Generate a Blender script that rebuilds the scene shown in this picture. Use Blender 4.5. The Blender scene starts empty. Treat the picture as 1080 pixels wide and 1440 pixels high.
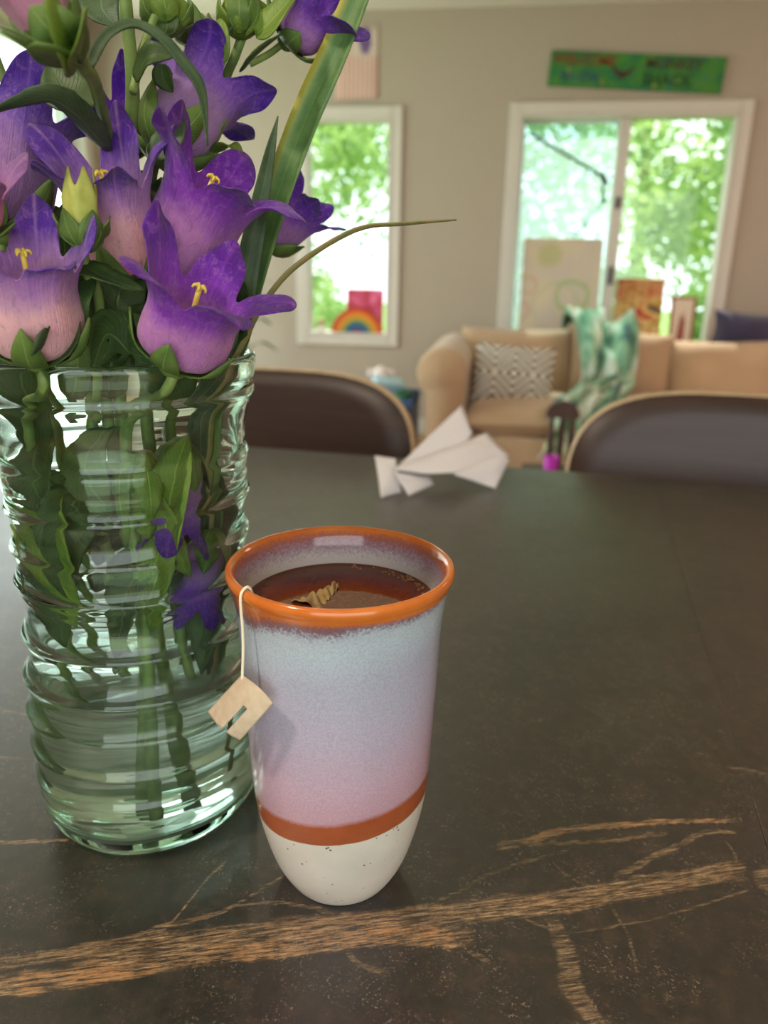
import bpy, bmesh, math, random
import numpy as np
from mathutils import Vector, Matrix
random.seed(7); rng = np.random.default_rng(7)
PI = math.pi
scn = bpy.context.scene
COL = scn.collection

# ------------------------------------------------------------------ camera
F_PX = 1060.0
YAW, PITCH, ROLL = math.radians(8.6), math.radians(17.9), math.radians(1.05)
TABLE_Z = 0.74
CAM = np.array([0.0, 0.0, 0.99617])
FWD = np.array([-math.sin(YAW)*math.cos(PITCH), math.cos(YAW)*math.cos(PITCH), -math.sin(PITCH)])
_r0 = np.array([math.cos(YAW), math.sin(YAW), 0.0]); _d0 = np.cross(FWD, _r0)
RIGHT = math.cos(ROLL)*_r0 - math.sin(ROLL)*_d0
DOWN = np.cross(FWD, RIGHT)
cam_data = bpy.data.cameras.new('camera'); cam = bpy.data.objects.new('camera', cam_data); COL.objects.link(cam)
M = Matrix.Identity(4)
for i in range(3):
    M[i][0], M[i][1], M[i][2], M[i][3] = RIGHT[i], -DOWN[i], -FWD[i], CAM[i]
cam.matrix_world = M
cam_data.sensor_fit = 'VERTICAL'; cam_data.sensor_height = 24.0; cam_data.sensor_width = 18.0
cam_data.lens = 24.0*F_PX/1440.0
cam_data.clip_start = 0.01; cam_data.clip_end = 200
cam_data.dof.use_dof = True; cam_data.dof.focus_distance = 0.285; cam_data.dof.aperture_fstop = 6.2
scn.camera = cam

# ------------------------------------------------------------------ world, lamps, exposure
scn.view_settings.view_transform = 'Standard'; scn.view_settings.look = 'None'
scn.view_settings.gamma = 1.0; scn.view_settings.use_curve_mapping = False
scn.view_settings.exposure = 0.0
scn.cycles.max_bounces = 24; scn.cycles.transmission_bounces = 24; scn.cycles.glossy_bounces = 8
scn.cycles.diffuse_bounces = 4; scn.cycles.transparent_max_bounces = 24
scn.cycles.sample_clamp_indirect = 4.0
scn.cycles.blur_glossy = 0.6
world = bpy.data.worlds.new('world'); scn.world = world; world.use_nodes = True
bg = world.node_tree.nodes['Background']
bg.inputs['Color'].default_value = (0.86, 0.95, 1.0, 1); bg.inputs['Strength'].default_value = 2.8

def lamp(name, kind, loc, target, energy, color, size=None, size_y=None, portal=False, spread=None):
    d = bpy.data.lights.new(name, kind); d.energy = energy; d.color = color
    if kind == 'AREA':
        d.shape = 'RECTANGLE' if size_y else 'DISK'; d.size = size
        if size_y: d.size_y = size_y
        if portal: d.cycles.is_portal = True
        if spread: d.spread = spread
    elif size is not None:
        if kind == 'SUN': d.angle = size
        else: d.shadow_soft_size = size
    o = bpy.data.objects.new(name, d); COL.objects.link(o); o.location = loc
    o.rotation_euler = (Vector(target)-Vector(loc)).to_track_quat('-Z', 'Y').to_euler()
    return o
lamp('sun', 'SUN', (0, 20, 20), (2, 6, 0), 7.5, (1.0, 0.95, 0.85), math.radians(2))
# daylight through the patio door, and an added fill from behind
lamp('daylight_patio_door', 'AREA', (-2.46, 3.2, 1.08), (0, 3.2, 1.0), 40, (0.92, 1.0, 0.95), 2.6, 1.95)
lamp('fill_rear_opening', 'AREA', (0.9, -2.37, 1.1), (0.9, 2, 1.0), 34, (1.0, 0.96, 0.92), 3.3, 2.0)  # added front fill for flowers and mug, from behind the camera
# ceiling lamps
lamp('ceiling_lamp_dining', 'AREA', (-0.85, -0.35, 2.30), (-0.1, 0.3, 0.9), 19, (1.0, 0.85, 0.70), 0.16)
lamp('ceiling_lamp_lounge', 'AREA', (2.3, 2.9, 2.30), (2.3, 3.4, 0), 20, (1.0, 0.64, 0.52), 0.4)
lamp('ceiling_lamp_hall', 'AREA', (-0.7, 2.7, 2.32), (-0.7, 2.7, 0), 4, (1.0, 0.93, 0.80), 0.14)

# ------------------------------------------------------------------ pixel geometry of the survey (metres)
def ray(px, py): return FWD + RIGHT*((px-540)/F_PX) + DOWN*((py-720)/F_PX)
def P(px, py, depth): return CAM + ray(px, py)*depth           # point at a distance along the view axis
def on_z(px, py, z=TABLE_Z):
    q = ray(px, py); return CAM + q*((z-CAM[2])/q[2])
def on_y(px, py, y):
    q = ray(px, py); return CAM + q*((y-CAM[1])/q[1])

# ------------------------------------------------------------------ node helpers
def s2l(c):
    return tuple(((v/255)/12.92 if v/255 <= 0.04045 else ((v/255+0.055)/1.055)**2.4) for v in c[:3]) + (1.0,)
class NB:
    def __init__(self, name):
        self.m = bpy.data.materials.new(name); self.m.use_nodes = True
        self.t = self.m.node_tree; self.t.nodes.clear()
        self.out = self.t.nodes.new('ShaderNodeOutputMaterial')
    def n(self, typ, **kw):
        nd = self.t.nodes.new(typ)
        for k, v in kw.items(): setattr(nd, k, v)
        return nd
    def put(self, sock, v):
        if v is None: return
        if isinstance(v, bpy.types.NodeSocket): self.t.links.new(v, sock)
        elif isinstance(v, (int, float)) and sock.type in ('RGBA',): sock.default_value = (v, v, v, 1)
        elif isinstance(v, (int, float)) and sock.type == 'VECTOR': sock.default_value = (v, v, v)
        else: sock.default_value = v
    def math(self, op, a, b=None, c=None, clamp=False):
        nd = self.n('ShaderNodeMath', operation=op, use_clamp=clamp)
        self.put(nd.inputs[0], a); self.put(nd.inputs[1], b); self.put(nd.inputs[2], c); return nd.outputs[0]
    def vmath(self, op, a, b=None):
        nd = self.n('ShaderNodeVectorMath', operation=op)
        self.put(nd.inputs[0], a); self.put(nd.inputs[1], b); return nd.outputs[0]
    def mapr(self, v, a, b, c=0.0, d=1.0, smooth=False):
        nd = self.n('ShaderNodeMapRange'); nd.interpolation_type = 'SMOOTHSTEP' if smooth else 'LINEAR'
        for i, x in enumerate((v, a, b, c, d)): self.put(nd.inputs[i], x)
        return nd.outputs[0]
    def mix(self, f, a, b, blend='MIX'):
        nd = self.n('ShaderNodeMix', data_type='RGBA', blend_type=blend)
        self.put(nd.inputs[0], f); self.put(nd.inputs[6], a); self.put(nd.inputs[7], b); return nd.outputs[2]
    def ramp(self, f, stops, interp='LINEAR'):
        nd = self.n('ShaderNodeValToRGB'); cr = nd.color_ramp; cr.interpolation = interp
        while len(cr.elements) < len(stops): cr.elements.new(0.5)
        for e, (p, c) in zip(cr.elements, stops):
            e.position = p; e.color = c
        self.put(nd.inputs[0], f); return nd.outputs[0]
    def noise(self, vec, scale, detail=3, rough=0.55, dist=0.0, col=False):
        nd = self.n('ShaderNodeTexNoise'); self.put(nd.inputs['Vector'], vec)
        nd.inputs['Scale'].default_value = scale; nd.inputs['Detail'].default_value = detail
        nd.inputs['Roughness'].default_value = rough; nd.inputs['Distortion'].default_value = dist
        return nd.outputs['Color' if col else 'Fac']
    def voro(self, vec, scale, feature='F1', out='Distance'):
        nd = self.n('ShaderNodeTexVoronoi', feature=feature); self.put(nd.inputs['Vector'], vec)
        nd.inputs['Scale'].default_value = scale; return nd.outputs[out]
    def wave(self, vec, scale, dist=0, typ='BANDS', direc='X', detail=2):
        nd = self.n('ShaderNodeTexWave', wave_type=typ); nd.bands_direction = direc
        self.put(nd.inputs['Vector'], vec); nd.inputs['Scale'].default_value = scale
        nd.inputs['Distortion'].default_value = dist; nd.inputs['Detail'].default_value = detail
        return nd.outputs['Fac']
    def co(self, which='Object'): return self.n('ShaderNodeTexCoord').outputs[which]
    def pos(self): return self.n('ShaderNodeNewGeometry').outputs['Position']
    def sep(self, v):
        nd = self.n('ShaderNodeSeparateXYZ'); self.put(nd.inputs[0], v); return nd.outputs
    def comb(self, x, y, z=0.0):
        nd = self.n('ShaderNodeCombineXYZ')
        for i, q in enumerate((x, y, z)): self.put(nd.inputs[i], q)
        return nd.outputs[0]
    def bump(self, h, strength=0.2, dist=0.001):
        nd = self.n('ShaderNodeBump'); nd.inputs['Strength'].default_value = strength
        nd.inputs['Distance'].default_value = dist; self.put(nd.inputs['Height'], h); return nd.outputs[0]
    def bsdf(self, color, rough=0.6, spec=0.5, normal=None, **kw):
        nd = self.n('ShaderNodeBsdfPrincipled')
        self.put(nd.inputs['Base Color'], color); self.put(nd.inputs['Roughness'], rough)
        self.put(nd.inputs['Specular IOR Level'], spec); self.put(nd.inputs['Normal'], normal)
        for k, v in kw.items(): self.put(nd.inputs[k], v)
        return nd.outputs[0]
    def mixs(self, f, a, b):
        nd = self.n('ShaderNodeMixShader'); self.put(nd.inputs[0], f); self.put(nd.inputs[1], a); self.put(nd.inputs[2], b); return nd.outputs[0]
    def translucent(self, color):
        nd = self.n('ShaderNodeBsdfTranslucent'); self.put(nd.inputs[0], color); return nd.outputs[0]
    def end(self, sh):
        self.t.links.new(sh, self.out.inputs['Surface']); return self.m
def plain(name, c, rough=0.6, var=0.08, scale=8.0, spec=0.4, bump=0.0, bscale=120.0, **kw):
    b = NB(name); co = b.co()
    n = b.noise(co, scale, 4)
    f = b.mapr(n, 0.3, 0.7)
    lo = tuple(v*(1-var) for v in s2l(c)[:3])+(1,); hi = tuple(min(1, v*(1+var)) for v in s2l(c)[:3])+(1,)
    nm = b.bump(b.noise(co, bscale, 3), bump, 0.002) if bump else None
    return b.end(b.bsdf(b.mix(f, lo, hi), rough, spec, nm, **kw))

# ------------------------------------------------------------------ mesh helpers
def offset_of(o):
    v = Vector((0, 0, 0))
    while o is not None: v += o.location; o = o.parent
    return v
def thing(name, loc, label, cat, group=None, rotz=0.0):
    o = bpy.data.objects.new(name, None); COL.objects.link(o); o.empty_display_size = 0.05
    o.location = loc; o.rotation_euler = (0, 0, rotz); tag(o, label, cat, group); return o
def tag(o, label=None, cat=None, group=None, kind=None):
    if label: o['label'] = label
    if cat: o['category'] = cat
    if group: o['group'] = group
    if kind: o['kind'] = kind
    return o
def obj(name, vf, mat, parent=None, local=False, smooth=True, uv=None, mats=None, fmat=None, base=True):
    verts, faces = vf
    v = np.asarray(verts, float).reshape(-1, 3)
    if parent is not None:
        off = np.array([0, 0, 0.0]) if local else np.array(offset_of(parent)); loc = (0, 0, 0)
    elif local:
        off = np.zeros(3); loc = (0, 0, 0)
    else:
        loc = ((v[:, 0].min()+v[:, 0].max())/2, (v[:, 1].min()+v[:, 1].max())/2, v[:, 2].min()); off = np.array(loc)
    me = bpy.data.meshes.new(name)
    me.from_pydata((v-off).tolist(), [], [list(map(int, f)) for f in faces])
    for mm in (mats or [mat]): me.materials.append(mm)
    if fmat is not None: me.polygons.foreach_set('material_index', np.asarray(fmat, dtype=np.int32))
    if smooth: me.polygons.foreach_set('use_smooth', np.ones(len(me.polygons), dtype=bool))
    if uv is not None:
        ul = me.uv_layers.new(name='UVMap'); idx = np.zeros(len(me.loops), dtype=np.int32); me.loops.foreach_get('vertex_index', idx)
        ul.data.foreach_set('uv', np.asarray(uv, float)[idx].ravel())
    me.update()
    o = bpy.data.objects.new(name, me); COL.objects.link(o); o.location = loc
    if parent is not None: o.parent = parent
    return o
def solid(o, t, off=0.0):
    m = o.modifiers.new('solidify', 'SOLIDIFY'); m.thickness = t; m.offset = off; return o
def struct(o): o['kind'] = 'structure'; return o
def join(*vfs):
    V, Fc, k = [], [], 0
    for v, f in vfs:
        v = np.asarray(v, float).reshape(-1, 3); V.append(v); Fc += [[i+k for i in q] for q in f]; k += len(v)
    return np.vstack(V), Fc
def xf(vf, loc=(0, 0, 0), rot=None, scale=None):
    v = np.asarray(vf[0], float).reshape(-1, 3).copy()
    if scale is not None: v *= np.asarray(scale)
    if rot is not None:
        R3 = np.array(rot.to_matrix() if hasattr(rot, 'to_matrix') else rot); v = v @ R3.T
    return v+np.asarray(loc, float), vf[1]
from mathutils import Euler
def E(x=0, y=0, z=0): return Euler((math.radians(x), math.radians(y), math.radians(z)))
def box(x0, x1, y0, y1, z0, z1, bev=0.0, seg=2):
    bm = bmesh.new(); bmesh.ops.create_cube(bm, size=1.0)
    for v in bm.verts:
        v.co = Vector(((x0+x1)/2+v.co.x*(x1-x0), (y0+y1)/2+v.co.y*(y1-y0), (z0+z1)/2+v.co.z*(z1-z0)))
    if bev > 0:
        bmesh.ops.bevel(bm, geom=list(bm.edges), offset=bev, segments=seg, profile=0.5, affect='EDGES')
    return from_bm(bm)
def from_bm(bm):
    bm.verts.index_update(); v = np.array([q.co[:] for q in bm.verts]); f = [[q.index for q in p.verts] for p in bm.faces]
    bm.free(); return v, f
def catmull(pts, n=8):
    p = np.asarray(pts, float); p = np.vstack([2*p[0]-p[1], p, 2*p[-1]-p[-2]]); out = []
    for i in range(1, len(p)-2):
        for t in np.arange(n)/n:
            a, b, c, d = p[i-1], p[i], p[i+1], p[i+2]
            out.append(0.5*((2*b)+(c-a)*t+(2*a-5*b+4*c-d)*t*t+(3*b-3*c+d-a)*t**3))
    out.append(p[-2]); return np.array(out)
def frames(c, hint=None):
    T = np.gradient(c, axis=0); T /= np.linalg.norm(T, axis=1)[:, None]+1e-12
    h = np.array(hint if hint is not None else (0.3, -0.9, 0.2), float)
    N = []; n = h
    for t in T:
        n = n-t*np.dot(n, t)
        if np.linalg.norm(n) < 1e-6: n = np.cross(t, (0.31, 0.9, 0.2))
        n = n/np.linalg.norm(n); N.append(n)
    N = np.array(N); return T, N, np.cross(T, N)
def tube(pts, r, n=10, sub=8, cap=True, ridge=0.0, nr=5):
    c = catmull(pts, sub) if sub > 1 else np.asarray(pts, float); m = len(c)
    T, N, B = frames(c)
    rr = np.interp(np.linspace(0, 1, m), np.linspace(0, 1, len(np.atleast_1d(r))), np.atleast_1d(r)) if np.ndim(r) else np.full(m, r)
    a = np.arange(n)/n*2*PI; mod = 1+ridge*np.cos(nr*a)
    V = c[:, None, :]+rr[:, None, None]*mod[None, :, None]*(np.cos(a)[None, :, None]*N[:, None, :]+np.sin(a)[None, :, None]*B[:, None, :])
    Fc = [[i*n+j, i*n+(j+1) % n, (i+1)*n+(j+1) % n, (i+1)*n+j] for i in range(m-1) for j in range(n)]
    V = V.reshape(-1, 3)
    if cap:
        Fc.append(list(range(n))[::-1]); Fc.append([(m-1)*n+j for j in range(n)])
    return V, Fc
def lathe(prof, n=64, center=(0, 0, 0), closed=False, wob=None):
    pr = np.asarray(prof, float); m = len(pr); a = np.arange(n)/n*2*PI
    V = np.zeros((m, n, 3)); r = pr[:, 0][:, None]*np.ones(n)[None]
    if wob is not None: r = r+wob(pr[:, 1][:, None], a[None])*(pr[:, 0][:, None] > 1e-5)
    V[..., 0] = r*np.cos(a)+center[0]; V[..., 1] = r*np.sin(a)+center[1]; V[..., 2] = pr[:, 1][:, None]+center[2]
    Fc = [[i*n+j, i*n+(j+1) % n, (i+1)*n+(j+1) % n, (i+1)*n+j] for i in range(m-1) for j in range(n)]
    if closed: Fc += [[(m-1)*n+j, (m-1)*n+(j+1) % n, (j+1) % n, j] for j in range(n)]
    else:
        Fc.append(list(range(n))[::-1]); Fc.append([(m-1)*n+j for j in range(n)])
    return V.reshape(-1, 3), Fc
def grid(nu, nv, fn):
    V = [fn(i/(nu-1), j/(nv-1)) for i in range(nu) for j in range(nv)]
    Fc = [[i*nv+j, (i+1)*nv+j, (i+1)*nv+j+1, i*nv+j+1] for i in range(nu-1) for j in range(nv-1)]
    UV = [(i/(nu-1), j/(nv-1)) for i in range(nu) for j in range(nv)]
    return (np.array(V), Fc), UV
def pillow(w, h, t, n=18, pinch=0.06, seed=0):
    """soft cushion in local x (w), z (h), y thickness t"""
    rs = np.random.default_rng(seed); ph = rs.uniform(0, 6, 4)
    V = []; Fc = []
    for s in (1, -1):
        for i in range(n+1):
            for j in range(n+1):
                u = -1+2*i/n; v = -1+2*j/n
                e = max(0.0, (1-abs(u)**2.6))**0.42*max(0.0, (1-abs(v)**2.6))**0.42
                px = u*w/2*(1-pinch*(1-v*v)*abs(u)); pz = v*h/2*(1-pinch*(1-u*u)*abs(v))
                wr = 0.035*t*(math.sin(4*u+ph[0])*math.sin(3*v+ph[1])+math.sin(7*u*v+ph[2]))*e
                V.append((px, s*t/2*e+wr, pz))
        k = 0 if s == 1 else (n+1)**2
        for i in range(n):
            for j in range(n):
                q = [k+i*(n+1)+j, k+(i+1)*(n+1)+j, k+(i+1)*(n+1)+j+1, k+i*(n+1)+j+1]
                Fc.append(q if s == -1 else q[::-1])
    return np.array(V), Fc
def uv_sphere(r, c, nu=16, nv=10, sc=(1, 1, 1)):
    prof = [(max(1e-6, r*math.sin(PI*k/nv)), -r*math.cos(PI*k/nv)) for k in range(nv+1)]
    v, f = lathe(prof, nu); return v*np.asarray(sc)+np.asarray(c), f

# ------------------------------------------------------------------ room
WALL_Y, CEIL, XL, XR, YR = 4.7, 2.34, -2.5, 3.3, -2.4
def wall_mat(name, c):
    b = NB(name); p = b.pos(); n = b.noise(p, 3.0, 4); fine = b.noise(p, 160, 3)
    c0 = s2l(c); lo = tuple(v*0.96 for v in c0[:3])+(1,)
    return b.end(b.bsdf(b.mix(n, lo, c0), 0.85, 0.25, b.bump(fine, 0.08, 0.001)))
m_wall = wall_mat('painted_wall', (172, 161, 147))
m_ceil = wall_mat('ceiling_paint', (226, 222, 216))
m_white = plain('white_trim', (200, 194, 186), 0.45, 0.03, 6)
m_vinyl = plain('white_vinyl_frame', (204, 212, 212), 0.4, 0.03, 6)
def floor_mat():
    b = NB('floor_boards'); p = b.co('Object'); xyz = b.sep(p)
    st = b.noise(b.comb(b.math('MULTIPLY', xyz[0], 4), b.math('MULTIPLY', xyz[1], 60)), 1.0, 4)
    return b.end(b.bsdf(b.ramp(st, [(0.3, s2l((150, 108, 70))), (0.7, s2l((190, 146, 100)))]), 0.35, 0.5))
m_floor = floor_mat()
# window openings on the back wall: x0, x1, z0, z1 (clear opening inside the casing)
W1 = (-1.215, -0.705, 0.60, 1.806); W2 = (0.015, 1.165, 0.52, 1.815)
def wall_with_holes(name, axis, at0, at1, a0, a1, z0, z1, holes, mat):
    """a wall slab between at0..at1 in depth, cut into blocks round its openings"""
    parts = []; cur = a0
    def blk(p0, p1, q0, q1):
        if p1-p0 < 1e-4 or q1-q0 < 1e-4: return
        parts.append(box(p0, p1, at0, at1, q0, q1) if axis == 'x' else box(at0, at1, p0, p1, q0, q1))
    for (h0, h1, k0, k1) in sorted(holes):
        blk(cur, h0, z0, z1); blk(h0, h1, z0, k0); blk(h0, h1, k1, z1); cur = h1
    blk(cur, a1, z0, z1)
    return struct(obj(name, join(*parts), mat, smooth=False))
wall_with_holes('wall_back', 'x', WALL_Y, WALL_Y+0.16, XL-0.16, XR+0.16, 0, CEIL, [W1, W2], m_wall)
DOOR = (1.9, 4.52, 0.03, 2.14)
wall_with_holes('wall_left', 'y', XL-0.16, XL, YR, WALL_Y, 0, CEIL, [DOOR], m_wall)
m_wall_r = wall_mat('painted_wall_warm', (214, 178, 160))
wall_with_holes('wall_right', 'y', XR, XR+0.16, YR, WALL_Y, 0, CEIL, [], m_wall_r)
wall_with_holes('wall_rear', 'x', YR-0.16, YR, XL-0.16, XR+0.16, 0, CEIL, [(-0.8, 2.6, 0.03, 2.1)], m_wall)  # unseen opening, put in to let light enter from behind
struct(obj('floor', box(XL-0.16, XR+0.16, YR-0.16, WALL_Y+0.16, -0.1, 0.0), m_floor, smooth=False))
struct(obj('ceiling', box(XL-0.16, XR+0.16, YR-0.16, WALL_Y+0.16, CEIL, CEIL+0.12), m_ceil, smooth=False))
struct(obj('baseboard_back', box(XL, XR, WALL_Y-0.015, WALL_Y, 0.0, 0.1, 0.004), m_white, smooth=False))
def pane_mat(name, tint, haze):
    b = NB(name); tr = b.n('ShaderNodeBsdfTransparent'); tr.inputs[0].default_value = tint
    gl = b.n('ShaderNodeBsdfGlossy'); gl.inputs['Roughness'].default_value = 0.02
    fr = b.n('ShaderNodeLayerWeight'); fr.inputs[0].default_value = 0.5
    fac = b.math('ADD', b.math('MULTIPLY', b.math('POWER', fr.outputs['Facing'], 5.0), 0.8), 0.02)
    sh = b.mixs(fac, tr.outputs[0], gl.outputs[0])
    if haze > 0:
        sh = b.mixs(haze, sh, b.translucent((0.9, 0.97, 0.97, 1)))
    return b.end(sh)
m_pane = pane_mat('window_glass', (0.97, 1.0, 0.98, 1), 0.0)
m_pane_haze = pane_mat('tinted_hazy_window_glass', (0.80, 0.95, 0.96, 1), 0.17)  # teal-tinted pane with a pale translucent haze mixed in
def frame_boxes(x0, x1, z0, z1, w, y0, y1, bev=0.003):
    return [box(x0-w, x0, y0, y1, z0-w, z1+w, bev), box(x1, x1+w, y0, y1, z0-w, z1+w, bev),
            box(x0, x1, y0, y1, z1, z1+w, bev), box(x0, x1, y0, y1, z0-w, z0, bev)]
def window(name, W, mull=None):
    x0, x1, z0, z1 = W
    o = struct(obj(name, join(*frame_boxes(x0, x1, z0, z1, 0.03, WALL_Y+0.10, WALL_Y+0.155)), m_vinyl, smooth=False))
    for nm, bb in zip(('casing',)*4, frame_boxes(x0, x1, z0, z1, 0.062, WALL_Y-0.022, WALL_Y+0.002, 0.005)):
        obj(nm, bb, m_white, o, smooth=False)
    for bb in frame_boxes(x0, x1, z0, z1, 0.016, WALL_Y-0.026, WALL_Y+0.10, 0.003):
        # jamb liner, just inside the opening
        v, f = bb; v = v.copy()
        cx, cz = (x0+x1)/2, (z0+z1)/2
        v[:, 0] = cx+(v[:, 0]-cx)*((x1-x0)/2)/((x1-x0)/2+0.016); v[:, 2] = cz+(v[:, 2]-cz)*((z1-z0)/2)/((z1-z0)/2+0.016)
        obj('jamb', (v, f), m_white, o, smooth=False)
    if mull is None:
        obj('pane', box(x0, x1, WALL_Y+0.125, WALL_Y+0.129, z0, z1), m_pane, o, smooth=False)
    else:
        obj('sash', join(*frame_boxes(x0+0.03, mull-0.01, z0+0.03, z1-0.03, 0.03, WALL_Y+0.075, WALL_Y+0.10)), m_vinyl, o, smooth=False)
        obj('meeting_stile', box(mull-0.032, mull+0.032, WALL_Y+0.02, WALL_Y+0.14, z0, z1, 0.004), m_white, o, smooth=False)
        obj('pane', box(x0, mull-0.02, WALL_Y+0.085, WALL_Y+0.089, z0, z1), m_pane_haze, o, smooth=False)
        obj('pane', box(mull+0.02, x1, WALL_Y+0.125, WALL_Y+0.129, z0, z1), m_pane, o, smooth=False)
        obj('latch', box(mull-0.012, mull+0.012, WALL_Y-0.002, WALL_Y+0.022, 0.93, 1.03, 0.004), m_dark_metal, o, smooth=False)
        obj('latch', box(mull-0.012, mull+0.012, WALL_Y-0.002, WALL_Y+0.022, 1.34, 1.40, 0.004), m_dark_metal, o, smooth=False)
    return o
m_dark_metal = plain('dark_metal', (48, 44, 42), 0.4, 0.1, 20, 0.5)
window('window_1', W1)
window('window_2', W2, 0.585)
# patio door in the left wall
d = struct(obj('door_1', join(box(XL-0.165, XL+0.02, DOOR[0]-0.06, DOOR[0]+0.012, 0, DOOR[3]+0.06, 0.004), box(XL-0.165, XL+0.02, DOOR[1]-0.012, DOOR[1]+0.06, 0, DOOR[3]+0.06, 0.004),
     box(XL-0.165, XL+0.02, DOOR[0], DOOR[1], DOOR[3]-0.012, DOOR[3]+0.06, 0.004)), m_white, smooth=False))
ym = (DOOR[0]+DOOR[1])/2
for (a, b_, xx) in ((DOOR[0], ym+0.03, XL-0.05), (ym-0.03, DOOR[1], XL-0.10)):
    obj('sliding_panel', join(box(xx, xx+0.04, a, a+0.06, 0.03, DOOR[3]), box(xx, xx+0.04, b_-0.06, b_, 0.03, DOOR[3]),
        box(xx, xx+0.04, a, b_, 0.03, 0.13), box(xx, xx+0.04, a, b_, DOOR[3]-0.07, DOOR[3])), m_vinyl, d, smooth=False)
    obj('pane', box(xx+0.018, xx+0.022, a+0.05, b_-0.05, 0.12, DOOR[3]-0.06), m_pane, d, smooth=False)

# ------------------------------------------------------------------ garden outside
def leaf_cloud_mat(name, c1, c2):
    b = NB(name); n = b.noise(b.co(), 1.4, 3); col = b.ramp(n, [(0.35, s2l(c1)), (0.65, s2l(c2))])
    return b.end(b.mixs(0.5, b.bsdf(col, 0.5, 0.3), b.translucent(col)))
m_lf = [leaf_cloud_mat('foliage_fresh', (134, 168, 100), (194, 218, 136)), leaf_cloud_mat('foliage_deep', (110, 150, 92), (160, 192, 120)),
        leaf_cloud_mat('foliage_light', (160, 192, 124), (216, 230, 174))]
m_bark = plain('bark', (112, 98, 82), 0.9, 0.3, 6, 0.2, 0.5, 20)
m_grass = plain('lawn_grass', (120, 160, 80), 0.9, 0.25, 4, 0.1)
struct(obj('lawn', box(-16, 14, -12, 26, -0.35, -0.12), m_grass, smooth=False))
def tree(x, y, h, r, n, mi, label, size=0.055, zlo=0.12):
    t = thing('tree', (x, y, -0.12), label, 'tree', 'trees in the garden')
    rs = np.random.default_rng(int(abs(x*31+y*17)*10))
    tr = tube([(x, y, -0.15), (x+0.05, y, h*0.3), (x-0.06, y+0.05, h*0.6), (x, y, h*0.93)], [0.11, 0.09, 0.06, 0.02], 10, 5)
    obj('trunk', tr, m_bark, t)
    for k in range(4):
        a = rs.uniform(0, 6.28); z = h*(0.35+0.12*k)
        obj('branch', tube([(x, y, z), (x+0.4*r*math.cos(a), y+0.4*r*math.sin(a), z+0.25), (x+0.8*r*math.cos(a), y+0.8*r*math.sin(a), z+0.45)], [0.04, 0.028, 0.01], 7, 4), m_bark, t)
    # clustered leaves
    nc = 70; cc = []
    while len(cc) < nc:
        q = rs.uniform(-1, 1, 3)
        if np.dot(q, q) <= 1: cc.append((x+q[0]*r, y+q[1]*r, h*(zlo+1)/2+q[2]*h*(1-zlo)/2))
    cc = np.array(cc); ctr = cc[rs.integers(0, nc, n)]+rs.normal(0, 0.22, (n, 3))*np.array([1, 1, 0.8])
    ctr[:, 2] = np.maximum(ctr[:, 2], 0.0)
    A = rs.normal(size=(n, 3)); A /= np.linalg.norm(A, axis=1)[:, None]
    Bv = np.cross(A, rs.normal(size=(n, 3))); Bv /= np.linalg.norm(Bv, axis=1)[:, None]
    s = size*rs.uniform(0.7, 1.4, n)[:, None]
    V = np.stack([ctr-A*s, ctr+Bv*s*0.55, ctr+A*s, ctr-Bv*s*0.55], 1).reshape(-1, 3)
    Fc = np.arange(4*n).reshape(-1, 4).tolist()
    o = obj('foliage', (V, Fc), m_lf[mi], t, smooth=False); o['kind'] = 'stuff'
tree(-2.5, 8.6, 4.6, 1.2, 7000, 0, 'leafy tree with fresh green crown behind the small narrow window')
tree(-4.6, 13.0, 6.5, 1.6, 6000, 2, 'pale green tree farther off behind the small narrow window')
tree(0.0, 8.8, 4.4, 0.95, 4200, 1, 'tree with deep green crown behind the hazy window pane')
tree(2.3, 8.3, 4.8, 1.2, 9000, 0, 'leafy tree with fresh green crown behind the clear sliding pane')
tree(2.0, 13.4, 6.8, 1.7, 8000, 2, 'tall pale green tree far behind the wide window')
tree(6.2, 13.4, 6.0, 1.6, 4000, 1, 'deep green tree far behind the right edge of the wide window')
tree(-1.3, 13.6, 6.4, 1.3, 5000, 1, 'slender deep green tree far off between both windows')
tree(-10.5, 9.0, 5.0, 1.5, 5000, 0, 'leafy tree outside the glass patio door')
def shrub(x, y, r, n, mi, label):
    t = thing('shrub', (x, y, -0.12), label, 'shrub', 'shrubs along the lawn'); rs = np.random.default_rng(int(abs(x*13+y*7)*10))
    for k in range(4):
        a = k*1.6+0.4; obj('stem', tube([(x, y, -0.14), (x+0.3*r*math.cos(a), y+0.3*r*math.sin(a), 0.3), (x+0.6*r*math.cos(a), y+0.6*r*math.sin(a), 0.7)], [0.02, 0.015, 0.006], 6, 3), m_bark, t)
    q = rs.normal(size=(n, 3)); q /= np.linalg.norm(q, axis=1)[:, None]; q *= rs.uniform(0.45, 1.0, n)[:, None]**0.5
    ctr = np.array([x, y, 0.45])+q*np.array([r, r*0.8, 0.62])+rs.normal(0, 0.05, (n, 3)); ctr[:, 2] = np.maximum(ctr[:, 2], -0.08)
    A = rs.normal(size=(n, 3)); A /= np.linalg.norm(A, axis=1)[:, None]; Bv = np.cross(A, rs.normal(size=(n, 3))); Bv /= np.linalg.norm(Bv, axis=1)[:, None]
    sz = 0.05*rs.uniform(0.7, 1.4, n)[:, None]
    o = obj('foliage', (np.stack([ctr-A*sz, ctr+Bv*sz*0.6, ctr+A*sz, ctr-Bv*sz*0.6], 1).reshape(-1, 3), np.arange(4*n).reshape(-1, 4).tolist()), m_lf[mi], t, smooth=False); o['kind'] = 'stuff'
shrub(-3.1, 10.6, 0.9, 2600, 2, 'pale rounded shrub on the lawn behind the small window')
shrub(-0.6, 10.9, 0.9, 2600, 0, 'fresh green shrub on the lawn behind the hazy pane')
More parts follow.
